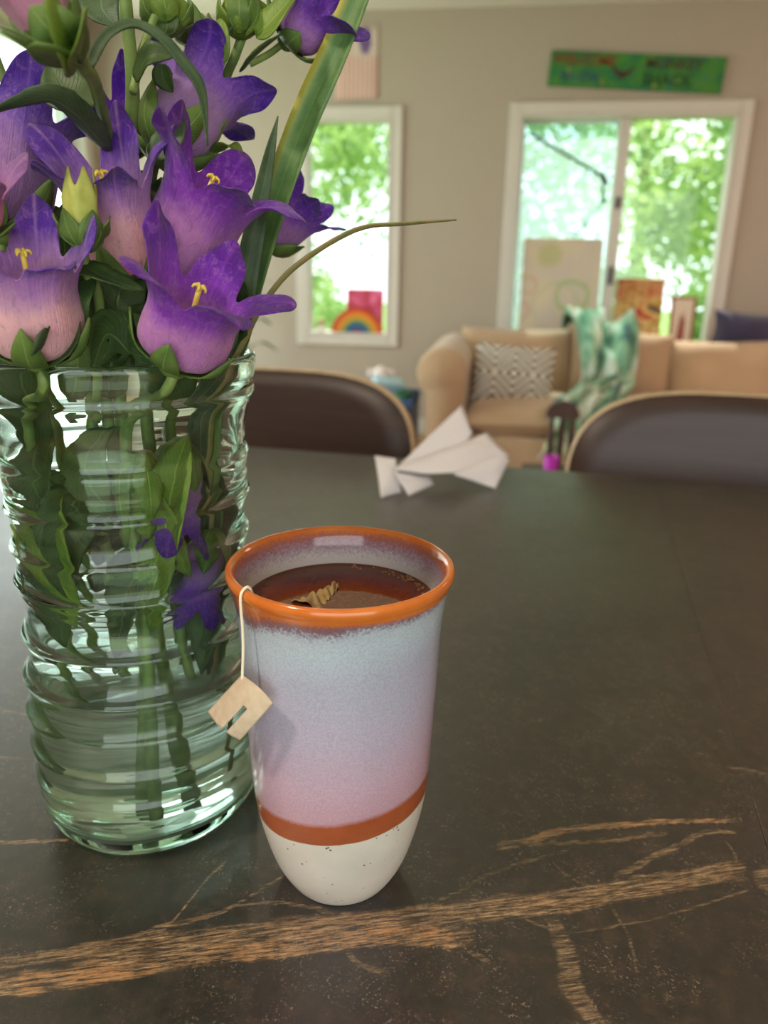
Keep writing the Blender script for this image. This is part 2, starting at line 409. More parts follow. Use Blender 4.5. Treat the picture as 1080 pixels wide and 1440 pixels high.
shrub(1.3, 10.8, 0.75, 2600, 2, 'pale shrub on the lawn behind the abstract painting')
shrub(3.0, 10.6, 0.85, 2600, 0, 'bright green shrub on the lawn behind the narrow framed picture')

# ------------------------------------------------------------------ things on the back wall and sills
def yb(x, z, y=0.0): return (x, WALL_Y+y, z)
# painted sign
SW, SH, ST = 0.905, 0.170, 0.022
def sign_mat():
    b = NB('painted_green_board'); co = b.co(); n = b.noise(co, 9, 3, 0.6, 0.4); n2 = b.noise(co, 16, 4, 0.6)
    c = b.ramp(n, [(0.25, s2l((32, 100, 92))), (0.42, s2l((40, 112, 66))), (0.58, s2l((70, 126, 48))), (0.8, s2l((44, 112, 104)))])
    c = b.mix(b.mapr(n2, 0.62, 0.72), c, s2l((150, 140, 40)))
    return b.end(b.bsdf(c, 0.7, 0.3))
sg = thing('painted_sign', (0.602, WALL_Y-ST, 1.925), 'green painted wooden welcome sign on the wall above the wide window', 'sign')
srot = E(0, 3.3, 0)
def sgn(vf): return xf(vf, (0, 0, 0.09), srot)
obj('board', sgn(box(-SW/2, SW/2, 0, ST, -SH/2, SH/2, 0.004)), sign_mat(), sg, local=True, smooth=False)
def text_mesh(s, size, shear=0.0):
    cu = bpy.data.curves.new('text', 'FONT'); cu.body = s; cu.size = size; cu.extrude = 0.0015; cu.align_x = 'CENTER'; cu.align_y = 'CENTER'; cu.offset = 0.0016
    cu.resolution_u = 3; cu.shear = shear
    o = bpy.data.objects.new('text', cu); COL.objects.link(o); bpy.context.view_layer.update()
    me = bpy.data.meshes.new_from_object(o.evaluated_get(bpy.context.evaluated_depsgraph_get()))
    v = np.array([q.co[:] for q in me.vertices]); f = [list(p.vertices) for p in me.polygons]
    bpy.data.objects.remove(o); bpy.data.meshes.remove(me); bpy.data.curves.remove(cu)
    return np.stack([v[:, 0], -v[:, 2], v[:, 1]], 1), f
for (s, x, z, size, c) in (('WELCOME', -0.275, 0.042, 0.068, (120, 62, 30)), ('to the', -0.29, -0.032, 0.082, (36, 82, 96)),
                           ('MONKEY', 0.19, 0.04, 0.070, (70, 62, 40)), ('SHACK', 0.165, -0.036, 0.080, (30, 66, 26))):
    v, f = text_mesh(s, size)
    obj('lettering', sgn((v+np.array([x, -0.001, z]), f)), plain('paint_'+s.lower().replace(' ', '_'), c, 0.7, 0.1), sg, local=True, smooth=False)
cres = []
for k in range(17):
    u = -1+2*k/16; w = 0.014*(1-u*u)+0.002
    cres.append((u*0.06-0.07, 0.05*u*u-0.02+w)); 
low = [(u_*0.06-0.07, 0.05*u_*u_-0.02-(0.014*(1-u_*u_)+0.002)) for u_ in [1-2*k/16 for k in range(17)]]
poly = cres+low; nP = len(poly)
V = [(x, -0.003, z) for x, z in poly]+[(x, 0.001, z) for x, z in poly]
Fc = [list(range(nP))]+[[i, (i+1) % nP, nP+(i+1) % nP, nP+i] for i in range(nP)]
obj('painted_crescent', sgn((V, Fc)), plain('crescent_paint', (62, 26, 30), 0.6), sg, local=True, smooth=False)
# child's drawing on paper
def drawing_mat():
    b = NB('crayon_drawing'); x, y, z = b.sep(b.co('Generated'))
    paper = s2l((206, 190, 180))
    st = b.wave(b.comb(x, b.math('MULTIPLY', z, 0.3)), 3.0, 2.5); stm = b.math('MULTIPLY', b.mapr(st, 0.35, 0.65), b.mapr(z, 0.62, 0.55, 0, 1))
    c = b.mix(b.math('MULTIPLY', stm, 0.75), paper, s2l((196, 130, 120)))
    lt = b.math('MULTIPLY', b.mapr(x, 0.42, 0.36), b.mapr(st, 0.3, 0.6)); c = b.mix(b.math('MULTIPLY', lt, 0.6), c, s2l((200, 140, 128)))
    dx = b.math('MULTIPLY', b.math('SUBTRACT', x, 0.68), 1.35); dz = b.math('SUBTRACT', z, 0.79)
    dd = b.math('SQRT', b.math('ADD', b.math('MULTIPLY', dx, dx), b.math('MULTIPLY', dz, dz)))
    dd = b.math('ADD', dd, b.math('MULTIPLY', b.math('SUBTRACT', b.noise(b.co('Generated'), 7, 3), 0.5), 0.16))
    c = b.mix(b.mapr(dd, 0.22, 0.14), c, s2l((112, 88, 140)))
    return b.end(b.bsdf(c, 0.85, 0.2))
tag(obj('childs_drawing', grid(9, 9, lambda u, v: (-1.03+0.245*u, WALL_Y-0.004-0.006*(1-v)*math.sin(3*u), 1.905+0.365*v))[0], drawing_mat()),
    "child's drawing with purple scribble and pink stripes taped above the small window", 'drawing'); solid(bpy.data.objects['childs_drawing'], 0.0006)
# rainbow and card on the small sill
rb = thing('rainbow_toy', (-0.905, WALL_Y+0.02, 0.60), 'rainbow arch toy standing on the small window sill', 'toy')
for k, c in enumerate(((186, 62, 30), (214, 122, 34), (176, 150, 40), (42, 108, 112), (44, 74, 130), (150, 40, 60))):
    r1 = 0.165-0.0265*k; r0 = max(0.001, r1-0.0262)
    a = np.linspace(0, PI, 25); V = []
    for y in (0.0, 0.03):
        for r in (r0, r1):
            V += [(r*math.cos(q), y, r*math.sin(q)) for q in a]
    n = 25; Fc = []
    for i in range(n-1):
        Fc += [[i, n+i, n+i+1, i+1], [2*n+i, 2*n+i+1, 3*n+i+1, 3*n+i], [n+i, 3*n+i, 3*n+i+1, n+i+1], [i, i+1, 2*n+i+1, 2*n+i]]
    Fc += [[0, 2*n, 3*n, n], [n-1, 2*n-1, 4*n-1, 3*n-1]]
    obj('arch', (V, Fc), plain('rainbow_paint_%d' % k, c, 0.5, 0.05), rb, local=True, smooth=False)
def card_mat():
    b = NB('pink_card'); x, y, z = b.sep(b.co('Generated')); n = b.noise(b.co('Generated'), 2.5, 2)
    c = b.mix(b.mapr(n, 0.4, 0.6), s2l((186, 60, 84)), s2l((226, 110, 150)))
    return b.end(b.bsdf(c, 0.6, 0.3))
tag(obj('pink_card', xf(box(-0.115, 0.115, -0.012, 0.012, 0, 0.272, 0.002), (-0.868, WALL_Y+0.082, 0.601), E(-4, 0, 0)), card_mat(), smooth=False),
    'pink and red card standing behind the rainbow toy on the sill', 'card')
fg = thing('white_figurine', (-1.135, WALL_Y+0.03, 0.60), 'small white and tan figurine beside the rainbow toy on the sill', 'figurine')
obj('body', lathe([(0.001, 0), (0.026, 0.001), (0.03, 0.02), (0.022, 0.045), (0.012, 0.055), (0.001, 0.056)], 16), plain('white_glaze', (232, 228, 220), 0.3), fg, local=True)
obj('head', uv_sphere(0.021, (0, 0, 0.072)), plain('tan_glaze', (190, 150, 120), 0.4), fg, local=True)
# canvas with green rings
def canvas_mat():
    b = NB('painted_canvas'); g = b.co('Generated'); x, y, z = b.sep(g)
    n = b.noise(g, 3, 3)
    c = b.mix(b.mapr(n, 0.35, 0.65), s2l((196, 184, 172)), s2l((206, 192, 166)))
    def ring(cx, cz, r, w, col, amt, c, fill=False):
        dx = b.math('MULTIPLY', b.math('SUBTRACT', x, cx), 0.68); dz = b.math('SUBTRACT', z, cz)
        dd = b.math('SQRT', b.math('ADD', b.math('MULTIPLY', dx, dx), b.math('MULTIPLY', dz, dz)))
        dd = b.math('ADD', dd, b.math('MULTIPLY', b.math('SUBTRACT', b.noise(g, 5, 2), 0.5), 0.08))
        m = b.mapr(dd, r+w, r) if fill else b.mapr(b.math('ABSOLUTE', b.math('SUBTRACT', dd, r)), w, w*0.3)
        return b.mix(b.math('MULTIPLY', m, amt), c, col)
    c = ring(0.34, 0.86, 0.08, 0.05, s2l((170, 172, 110)), 0.6, c, True)
    c = ring(0.66, 0.52, 0.13, 0.028, s2l((150, 176, 110)), 0.7, c)
    c = ring(0.46, 0.42, 0.20, 0.02, s2l((170, 182, 130)), 0.5, c)
    c = ring(0.10, 0.60, 0.07, 0.02, s2l((196, 140, 116)), 0.5, c)
    c = ring(0.02, 0.38, 0.07, 0.02, s2l((190, 120, 100)), 0.5, c)
    return b.end(b.bsdf(c, 0.85, 0.2))
cv = tag(obj('canvas_painting', xf(box(-0.225, 0.225, -0.008, 0.008, 0, 0.66, 0.003), (0.305, WALL_Y-0.012, 0.521), E(-3.5, 0, 0)), canvas_mat(), smooth=False),
    'large beige canvas with loose green rings leaning on the hazy window pane', 'painting')
def painting_mat():
    b = NB('abstract_paint'); g = b.co('Generated'); x, y, z = b.sep(g)
    n = b.noise(b.comb(b.math('MULTIPLY', x, 1.2), b.math('MULTIPLY', z, 2.6)), 2.2, 4, 0.6, 0.6)
    c = b.ramp(n, [(0.34, s2l((84, 78, 70))), (0.43, s2l((190, 160, 62))), (0.50, s2l((222, 202, 140))), (0.57, s2l((200, 126, 76))), (0.66, s2l((170, 60, 44)))])
    c = b.mix(b.mapr(z, 0.55, 0.9, 0, 0.55), c, s2l((166, 70, 56)))
    c = b.mix(b.mapr(x, 0.06, 0.0), c, s2l((200, 190, 170)))
    return b.end(b.bsdf(c, 0.7, 0.3))
tag(obj('abstract_painting', xf(box(-0.137, 0.137, -0.008, 0.008, 0, 0.445, 0.002), (0.772, WALL_Y+0.075, 0.521), E(-3, 0, 0)), painting_mat(), smooth=False),
    'small red and yellow abstract painting propped in the clear window pane', 'painting')
fp = thing('framed_picture', (1.026, WALL_Y+0.06, 0.521), 'narrow brown framed picture of a red figure propped in the window', 'picture')
def fpx(vf): return xf(vf, (0, 0, 0), E(-3, 0, 0))
m_frame = plain('reddish_wood_frame', (150, 84, 60), 0.5)
def figure_mat():
    b = NB('red_figure_print'); g = b.co('Generated'); x, y, z = b.sep(g)
    dx = b.math('MULTIPLY', b.math('SUBTRACT', x, 0.5), 2.6); dz = b.math('MULTIPLY', b.math('SUBTRACT', z, 0.45), 1.5)
    dd = b.math('ADD', b.math('SQRT', b.math('ADD', b.math('MULTIPLY', dx, dx), b.math('MULTIPLY', dz, dz))), b.math('MULTIPLY', b.noise(g, 6, 3), 0.4))
    return b.end(b.bsdf(b.mix(b.mapr(dd, 0.75, 0.5), s2l((214, 196, 178)), s2l((140, 60, 48))), 0.6, 0.3))
for bb in (box(-0.07, -0.055, 0, 0.014, 0, 0.352, 0.002), box(0.055, 0.07, 0, 0.014, 0, 0.352, 0.002), box(-0.055, 0.055, 0, 0.014, 0.337, 0.352, 0.002), box(-0.055, 0.055, 0, 0.014, 0, 0.015, 0.002)):
    obj('frame_rail', fpx(bb), m_frame, fp, local=True, smooth=False)
obj('print', fpx(box(-0.056, 0.056, 0.005, 0.009, 0.014, 0.338)), figure_mat(), fp, local=True, smooth=False)
# jointed lamp arm
la = thing('jointed_lamp', (0.30, WALL_Y+0.052, 0.521), 'thin black jointed lamp arm rising in front of the hazy window pane', 'lamp')
yy = WALL_Y+0.052
obj('base', lathe([(0.001, 0), (0.018, 0.0), (0.018, 0.010), (0.008, 0.014), (0.001, 0.014)], 24, (0.30, yy, 0.521)), m_dark_metal, la)
obj('lower_arm', join(tube([(0.30, yy, 0.53), (0.315, yy, 0.85), (0.362, yy, 1.19)], 0.006, 8, 4), tube([(0.362, yy, 1.19), (0.509, yy, 1.381)], 0.0062, 8, 1)), m_dark_metal, la)
obj('elbow', tube([(0.509, yy, 1.381), (0.50, yy, 1.45), (0.485, yy, 1.515)], 0.009, 8, 3), m_dark_metal, la)
obj('joint', uv_sphere(0.016, (0.509, yy, 1.381)), m_dark_metal, la)
obj('joint', join(uv_sphere(0.017, (0.487, yy, 1.513)), tube([(0.487, yy, 1.52), (0.525, yy, 1.468)], 0.012, 8, 1)), m_dark_metal, la)
obj('upper_arm', tube([(0.487, yy, 1.513), (0.085, yy, 1.725)], 0.0095, 8, 1), m_dark_metal, la)
# plant by the small window
pl = thing('potted_plant', (-1.53, 4.38, 0.0), 'leafy green houseplant in a pale pot left of the small window', 'plant')
obj('pot', lathe([(0.001, 0), (0.11, 0), (0.15, 0.3), (0.155, 0.31), (0.14, 0.31), (0.135, 0.28), (0.001, 0.27)], 28), plain('pale_pot', (190, 180, 168), 0.6), pl, local=True)
m_house = leaf_cloud_mat('houseplant_leaf', (60, 104, 50), (104, 146, 74))
obj('stem', tube([(0, 0, 0.27), (0.02, 0, 0.6), (0.0, 0.02, 1.0)], [0.014, 0.01, 0.006], 8, 5), m_house, pl, local=True)
for k in range(14):
    a = k*2.4; z = 0.5+0.045*k; L = 0.22
    pts = [(0, 0, z), (0.5*L*math.cos(a), 0.5*L*math.sin(a), z+0.07), (L*math.cos(a), L*math.sin(a), z+0.02)]
    c = catmull(pts, 5); T, N, B = frames(c, (0, 0, 1))
    w = 0.035*np.sin(PI*np.linspace(0.05, 0.98, len(c)))**0.8
    V = np.stack([c-B*w[:, None], c, c+B*w[:, None]], 1).reshape(-1, 3)
    Fc = [[i*3+j, (i+1)*3+j, (i+1)*3+j+1, i*3+j+1] for i in range(len(c)-1) for j in range(2)]
    solid(obj('leaf', (V, Fc), m_house, pl, local=True), 0.001)

# ------------------------------------------------------------------ sofa
def fabric(name, c, var=0.12, sc=40):
    b = NB(name); co = b.co(); n = b.noise(co, 3.5, 4); w = b.noise(co, 260, 2)
    lo = tuple(v*(1-var) for v in s2l(c)[:3])+(1,); hi = tuple(min(1, v*(1+var)) for v in s2l(c)[:3])+(1,)
    return b.end(b.bsdf(b.mix(b.mapr(n, 0.3, 0.7), lo, hi), 0.95, 0.15, b.bump(w, 0.25, 0.002), **{'Sheen Weight': 0.3}))
m_sofa = fabric('tan_sofa_fabric', (182, 154, 124))
SX0, SX1, SY0, SY1 = -0.42, 1.98, 3.55, 4.56
sofa = thing('sofa', ((SX0+SX1)/2, (SY0+SY1)/2, 0), 'tan rolled-arm sofa standing below the wide window', 'sofa')
obj('base', box(SX0+0.1, SX1-0.1, SY0+0.03, SY1-0.02, 0.05, 0.24, 0.02), m_sofa, sofa)
obj('back_frame', box(SX0+0.1, SX1-0.1, SY1-0.16, SY1, 0.2, 0.64, 0.05, 4), m_sofa, sofa)
def rolled_arm(xa, sgn_):
    # scroll profile in x,z extruded along y
    prof = [(xa+sgn_*0.13, 0.05), (xa+sgn_*0.13, 0.50)]
    for k in range(17):
        a = math.radians(10+k/16*215)
        prof.append((xa+sgn_*(0.02+0.12*math.cos(a)), 0.535+0.118*math.sin(a)))
    prof += [(xa-sgn_*0.055, 0.44), (xa-sgn_*0.055, 0.05)]
    ys = [SY0, SY0+0.015, SY0+0.05, SY1-0.10, SY1-0.07]; sc = [0.94, 0.985, 1, 1, 0.97]
    cx = xa+sgn_*0.03; cz = 0.36; V = []
    for y, s in zip(ys, sc): V += [(cx+(x-cx)*s, y, max(0.05, cz+(z-cz)*s)) for x, z in prof]
    n = len(prof); Fc = [[i*n+j, (i+1)*n+j, (i+1)*n+(j+1) % n, i*n+(j+1) % n] for i in range(len(ys)-1) for j in range(n)]
    Fc.append(list(range(n))); Fc.append([(len(ys)-1)*n+j for j in range(n)][::-1])
    return V, Fc
obj('arm', rolled_arm(SX0+0.125, 1), m_sofa, sofa); obj('arm', rolled_arm(SX1-0.125, -1), m_sofa, sofa)
for k in range(3):
    x0 = -0.17+k*0.635
    obj('seat_cushion', xf(pillow(0.66, 0.74, 0.20, 20, 0.01, k), (x0+0.32, 3.93, 0.305), E(90, 0, 0)), m_sofa, sofa)
for k, (xc, w, h, zc, tilt, ty) in enumerate(((0.075, 0.62, 0.46, 0.475, -14, 0), (0.62, 0.56, 0.46, 0.475, -13, 3), (1.18, 0.64, 0.44, 0.45, -16, -3), (1.66, 0.5, 0.44, 0.45, -14, 2))):
    obj('back_cushion', xf(pillow(w, h, 0.24, 22, 0.04, 10+k), (xc, 4.28, zc), E(tilt, ty, 0)), m_sofa, sofa)
for sx in (SX0+0.16, SX1-0.16):
    for sy in (SY0+0.1, SY1-0.1):
        obj('foot', lathe([(0.001, 0), (0.024, 0), (0.032, 0.055), (0.001, 0.055)], 14, (sx, sy, 0)), m_dark_metal, sofa)
def chevron_mat():
    b = NB('chevron_weave'); x, y, z = b.sep(b.co('Object'))
    xa = b.math('ABSOLUTE', x)
    zig = b.math('PINGPONG', b.math('ADD', xa, 0.0), 0.095)
    v = b.math('ADD', b.math('ABSOLUTE', b.math('SUBTRACT', z, 0.14)), b.math('MULTIPLY', zig, 0.9))
    v = b.math('ADD', v, b.math('MULTIPLY', b.math('SUBTRACT', b.noise(b.co('Object'), 60, 2), 0.5), 0.006))
    s = b.math('SINE', b.math('MULTIPLY', v, 2*PI/0.040))
    return b.end(b.bsdf(b.mix(b.mapr(s, -0.2, 0.2), s2l((92, 80, 66)), s2l((228, 224, 214))), 0.95, 0.1))
def toplevel_soft(name, vf, loc, rot, mat):
    o = obj(name, vf, mat, None, local=True); o.location = loc; o.rotation_euler = rot; return o
v, f = pillow(0.40, 0.29, 0.12, 18, 0.05, 31)
tag(toplevel_soft('throw_pillow', (v+np.array([0, 0, 0.145]), f), (0.052, 3.83, 0.362), E(-18, 3, 0), chevron_mat()), 'grey and white chevron throw pillow on the left of the sofa', 'pillow')
v, f = pillow(0.46, 0.20, 0.26, 18, 0.10, 33)
tag(toplevel_soft('navy_pillow', (v, f), (1.34, 4.45, 0.705), E(0, 3, 0), fabric('navy_fabric', (62, 58, 82))), 'dark navy pillow lying on top of the sofa back', 'pillow')
# quilt
def quilt_mat():
    b = NB('patterned_quilt'); uvn = b.n('ShaderNodeUVMap').outputs[0]
    n = b.noise(uvn, 5.5, 2, 0.5, 0.3)
    c = b.ramp(n, [(0.30, s2l((74, 86, 118))), (0.40, s2l((104, 148, 122))), (0.52, s2l((158, 192, 162))), (0.60, s2l((206, 212, 204))), (0.72, s2l((176, 190, 120)))])
    return b.end(b.bsdf(c, 0.95, 0.1))
qc = catmull([(0.52, 4.52, 0.66), (0.505, 4.40, 0.745), (0.51, 4.22, 0.71), (0.53, 4.06, 0.58), (0.50, 4.00, 0.45), (0.45, 3.85, 0.425), (0.39, 3.66, 0.42), (0.34, 3.53, 0.39), (0.33, 3.50, 0.30), (0.335, 3.49, 0.20)], 7)
qT, qN, qB = frames(qc, (0, -0.5, 1)); nq = len(qc)
def qpt(u, v):
    i = min(nq-1, int(round(u*(nq-1)))); s = (v-0.5)
    w = 0.40-0.10*math.sin(PI*u)-0.08*u
    dn = 0.030*math.sin(9*u+5*v)+0.026*math.sin(13*v+16*u)+0.022*math.sin(21*v-25*u)+0.016*math.sin(37*u+9*v)*math.sin(23*v)
    return qc[i]+np.array([1, 0, 0])*w*s*(1+0.1*math.sin(13*u))+qN[i]*(dn+0.045)+np.array([0, 0.0, -0.05*abs(s)])
(vq, fq), uq = grid(nq, 34, qpt)
q = obj('quilt', (vq, fq), quilt_mat(), uv=[(a*1.6, b_*0.8) for a, b_ in uq]); solid(q, 0.008)
tag(q, 'crumpled green white and blue quilt draped over the sofa middle', 'quilt')

# ------------------------------------------------------------------ toys by the sofa, small chair
bn = thing('toy_bin', (-0.585, 3.72, 0.0), 'dark navy fabric toy bin on the floor beside the sofa arm', 'bin')
m_navy = fabric('navy_canvas', (38, 46, 66))
def open_box(w, dp, h, t):
    return join(box(-w/2, w/2, -dp/2, dp/2, 0, t), box(-w/2, -w/2+t, -dp/2, dp/2, t, h), box(w/2-t, w/2, -dp/2, dp/2, t, h),
                box(-w/2+t, w/2-t, -dp/2, -dp/2+t, t, h), box(-w/2+t, w/2-t, dp/2-t, dp/2, t, h))
obj('body', open_box(0.34, 0.34, 0.40, 0.012), m_navy, bn, local=True, smooth=False)
obj('rim', join(box(-0.175, 0.175, -0.175, -0.163, 0.37, 0.405), box(-0.175, 0.175, 0.163, 0.175, 0.37, 0.405), box(-0.175, -0.163, -0.163, 0.163, 0.37, 0.405), box(0.163, 0.175, -0.163, 0.163, 0.37, 0.405)), plain('blue_binding', (60, 84, 130), 0.8), bn, local=True, smooth=False)
def soft(name, c, r, sc, col, label, cat): 
    tag(obj(name, uv_sphere(r, c, 18, 12, sc), plain(name+'_paint', col, 0.6)), label, cat)
tb = thing('toy_block', (-0.575, 3.69, 0.30), 'light blue toy box lying on top in the navy bin', 'toy')
obj('body', xf(box(-0.07, 0.07, -0.06, 0.06, 0, 0.165, 0.012), (-0.575, 3.69, 0.305), E(6, 8, 20)), plain('light_blue_plastic', (130, 172, 206), 0.5), tb)
obj('lid', xf(box(-0.074, 0.074, -0.064, 0.064, 0.150, 0.178, 0.006), (-0.575, 3.69, 0.305), E(6, 8, 20)), plain('pale_blue_plastic', (170, 200, 214), 0.5), tb)
rbk = thing('red_toy_car', (-0.695, 3.605, 0.40), 'bright red toy car on top of the heap in the navy bin', 'toy')
obj('body', xf(join(box(-0.055, 0.055, -0.03, 0.03, 0.01, 0.045, 0.01), box(-0.03, 0.035, -0.025, 0.025, 0.04, 0.07, 0.012)), (-0.695, 3.605, 0.39), E(0, 10, 15)), plain('red_plastic', (190, 40, 56), 0.4), rbk)
for wx, wy in ((-0.035, -0.034), (0.035, -0.034), (-0.035, 0.034), (0.035, 0.034)):
    obj('wheel', xf(lathe([(0.001, -0.006), (0.014, -0.006), (0.014, 0.006), (0.001, 0.006)], 14), (-0.695+wx, 3.605+wy, 0.40), E(90, 0, 0)), m_dark_metal, rbk)
gt = thing('green_toy_cup', (-0.462, 3.606, 0.29), 'dark green toy cup at the corner of the navy bin', 'toy')
obj('body', lathe([(0.001, 0), (0.035, 0), (0.042, 0.13), (0.039, 0.13), (0.033, 0.006), (0.001, 0.006)], 20, (-0.462, 3.606, 0.30)), plain('green_plastic', (34, 92, 60), 0.5), gt)
obj('rim', lathe([(0.039, 0.125), (0.045, 0.128), (0.045, 0.134), (0.039, 0.134)], 20, (-0.462, 3.606, 0.30), closed=True), plain('green_plastic_light', (60, 120, 84), 0.5), gt)
ps = thing('plush_rabbit', (-0.60, 3.80, 0.33), 'white and pink plush toy at the back of the navy bin', 'toy')
m_pl = plain('white_plush', (222, 208, 204), 0.95, 0.05, 30, 0.1, 0.4, 300)
obj('body', uv_sphere(0.07, (-0.60, 3.80, 0.40)), m_pl, ps)
obj('head', uv_sphere(0.045, (-0.60, 3.79, 0.485)), m_pl, ps)
for s in (-1, 1): obj('ear', tube([(-0.60+s*0.03, 3.79, 0.50), (-0.60+s*0.055, 3.785, 0.50), (-0.60+s*0.065, 3.78, 0.47)], [0.012, 0.014, 0.006], 8, 4), m_pl, ps)
# child's dark wooden chair
cc = thing('childs_chair', (0.225, 2.62, 0), "child's dark wooden chair with arched back behind the dining table", 'chair')
m_dwood = plain('dark_brown_wood', (74, 48, 38), 0.45, 0.2, 18)
obj('seat', box(-0.13, 0.13, -0.13, 0.13, 0.30, 0.325, 0.008), m_dwood, cc, local=True, smooth=False)
for sx in (-0.11, 0.11):
    for sy in (-0.11, 0.11):
        obj('leg', tube([(sx*1.1, sy*1.1, 0), (sx, sy, 0.15), (sx*0.95, sy*0.95, 0.305)], [0.012, 0.016, 0.013], 10, 4), m_dwood, cc, local=True)
for sx in (-0.036, 0.0, 0.036):
    obj('spindle', tube([(sx*1.0, 0.10, 0.32), (sx*1.0, 0.105, 0.42), (sx, 0.11, 0.53)], [0.009, 0.012, 0.008], 10, 4), m_dwood, cc, local=True)
pr = [(-0.058, 0.0), (-0.058, 0.02), (-0.045, 0.045), (-0.02, 0.058), (0.0, 0.062), (0.02, 0.058), (0.045, 0.045), (0.058, 0.02), (0.058, 0.0)]
V = [(x, 0.10, 0.50+z) for x, z in pr]+[(x, 0.122, 0.50+z) for x, z in pr]; nP = len(pr)
obj('crest_rail', (V, [list(range(nP)), [nP+i for i in range(nP)][::-1]]+[[i, nP+i, nP+(i+1) % nP, (i+1) % nP] for i in range(nP)]), m_dwood, cc, local=True, smooth=False)
mc = thing('magenta_cup', (0.185, 2.54, 0.325), 'bright magenta cup standing on the small wooden chair', 'cup')
obj('body', lathe([(0.001, 0), (0.020, 0), (0.025, 0.075), (0.0225, 0.075), (0.018, 0.004), (0.001, 0.004)], 22), plain('magenta_plastic', (190, 40, 190), 0.4), mc, local=True)
obj('rim', lathe([(0.0225, 0.072), (0.0265, 0.073), (0.0265, 0.078), (0.0225, 0.078)], 22, closed=True), plain('magenta_plastic_light', (206, 80, 206), 0.4), mc, local=True)
bl = thing('white_ornament', (0.29, 2.56, 0.325), 'white ball ornament on a thin yellow hoop beside the magenta cup', 'toy')
obj('ball', uv_sphere(0.016, (0.003, 0, 0.125)), plain('white_gloss', (232, 232, 230), 0.3), bl, local=True)
obj('hoop', tube([(0.0, 0, 0.0), (0.004, 0, 0.06), (0.012, 0, 0.14), (0.035, 0, 0.19), (0.07, 0, 0.22)], 0.004, 8, 5), plain('yellow_green_plastic', (180, 170, 80), 0.5), bl, local=True)

# ------------------------------------------------------------------ dining chairs
def walnut(name, c1, c2):
    b = NB(name); x, y, z = b.sep(b.co('Object'))
    n = b.noise(b.comb(b.math('MULTIPLY', x, 3), b.math('MULTIPLY', y, 3), b.math('MULTIPLY', z, 60)), 1.0, 4, 0.6)
    return b.end(b.bsdf(b.ramp(n, [(0.3, s2l(c1)), (0.7, s2l(c2))]), 0.42, 0.45))
m_walnut = walnut('dark_walnut_veneer', (44, 30, 25), (66, 46, 38))
m_ply = plain('plywood_edge', (196, 170, 136), 0.45, 0.12, 60)
m_chrome = plain('steel_leg', (150, 150, 150), 0.3, 0.05, 10, 0.5, Metallic=1.0)
TA = math.radians(-5.6)
def tl(x, y, z=0.0):   # table frame to world
    return np.array([x*math.cos(TA)-y*math.sin(TA), x*math.sin(TA)+y*math.cos(TA), z])
def shell(pts_fn, outline, thick, nrad=9):
    """bent ply panel: outline (u,v) polygon filled with rings, mapped by pts_fn to 3D, given thickness with an edge band"""
    n = len(outline); cen = np.mean(outline, axis=0); V = []; Fc = []; fm = []
    rings = [cen+(np.asarray(outline)-cen)*(k/nrad) for k in range(1, nrad)]+[np.asarray(outline)]; rings[-2] = cen+(np.asarray(outline)-cen)*0.984
    for side in (0, 1):
        off = len(V); V.append(pts_fn(*cen, side*thick))
        for kk, r in enumerate(rings): V += [pts_fn(u, v, side*thick+(0.006 if (kk == nrad-1 and not side) else 0.0)) for u, v in r]
        for j in range(n):
            q = [off, off+1+j, off+1+(j+1) % n]; Fc.append(q if side else q[::-1]); fm.append(0)
        for k in range(nrad-1):
            for j in range(n):
                q = [off+1+k*n+j, off+1+(k+1)*n+j, off+1+(k+1)*n+(j+1) % n, off+1+k*n+(j+1) % n]
                Fc.append(q if side else q[::-1]); fm.append(1 if k == nrad-2 else 0)
    tot = len(V)//2; a0 = 1+(nrad-1)*n
    for j in range(n):
        Fc.append([a0+j, a0+(j+1) % n, tot+a0+(j+1) % n, tot+a0+j]); fm.append(1)
    return (V, Fc), fm
def superell(w, h0, h1, p=3.2, n=64):
    pts = []
    for k in range(n):
        a = 2*PI*k/n; c, s = math.cos(a), math.sin(a)
        u = math.copysign(abs(c)**(2/p), c)*w; v = math.copysign(abs(s)**(2/p), s)
        pts.append((u, v*h1 if v > 0 else v*h0))
    return pts
def dining_chair(x, y, rot, label):
    t = thing('dining_chair', tl(x, y), label, 'chair', 'dark bentwood chairs on the far side of the table', TA+rot)
    # local: sitter faces -y
    (vf), fm = shell(lambda u, v, d: (u, 0.0-0.30*u*u+0.10*(v/0.2)*0.4+d, 0.67+v), superell(0.235, 0.12, 0.163), 0.018)
    obj('backrest', vf, None, t, local=True, mats=[m_walnut, m_ply], fmat=fm)
    (vf), fm = shell(lambda u, v, d: (u, -0.22+v, 0.445+0.05*(u/0.22)**2*0.5-d), superell(0.21, 0.2, 0.2), 0.013)
    obj('seat', vf, None, t, local=True, mats=[m_walnut, m_ply], fmat=fm)
    for s in (-1, 1):
        obj('leg', tube([(s*0.15, -0.10, 0.43), (s*0.19, -0.02, 0.2), (s*0.21, 0.02, 0.0)], 0.010, 10, 5), m_chrome, t, local=True)
        obj('leg', tube([(s*0.15, -0.32, 0.43), (s*0.19, -0.38, 0.2), (s*0.2, -0.40, 0.0)], 0.010, 10, 5), m_chrome, t, local=True)
    for s in (-0.09, 0.09):
        obj('back_support', tube([(s, -0.06, 0.43), (s, 0.0, 0.5), (s, 0.012, 0.6)], 0.009, 8, 4), m_chrome, t, local=True)
    return t
dining_chair(-0.478, 1.16, 0, 'dark walnut bentwood chair at the table between vase and small window')
dining_chair(0.228, 1.145, 0, 'dark walnut bentwood chair at the table in front of the quilt')

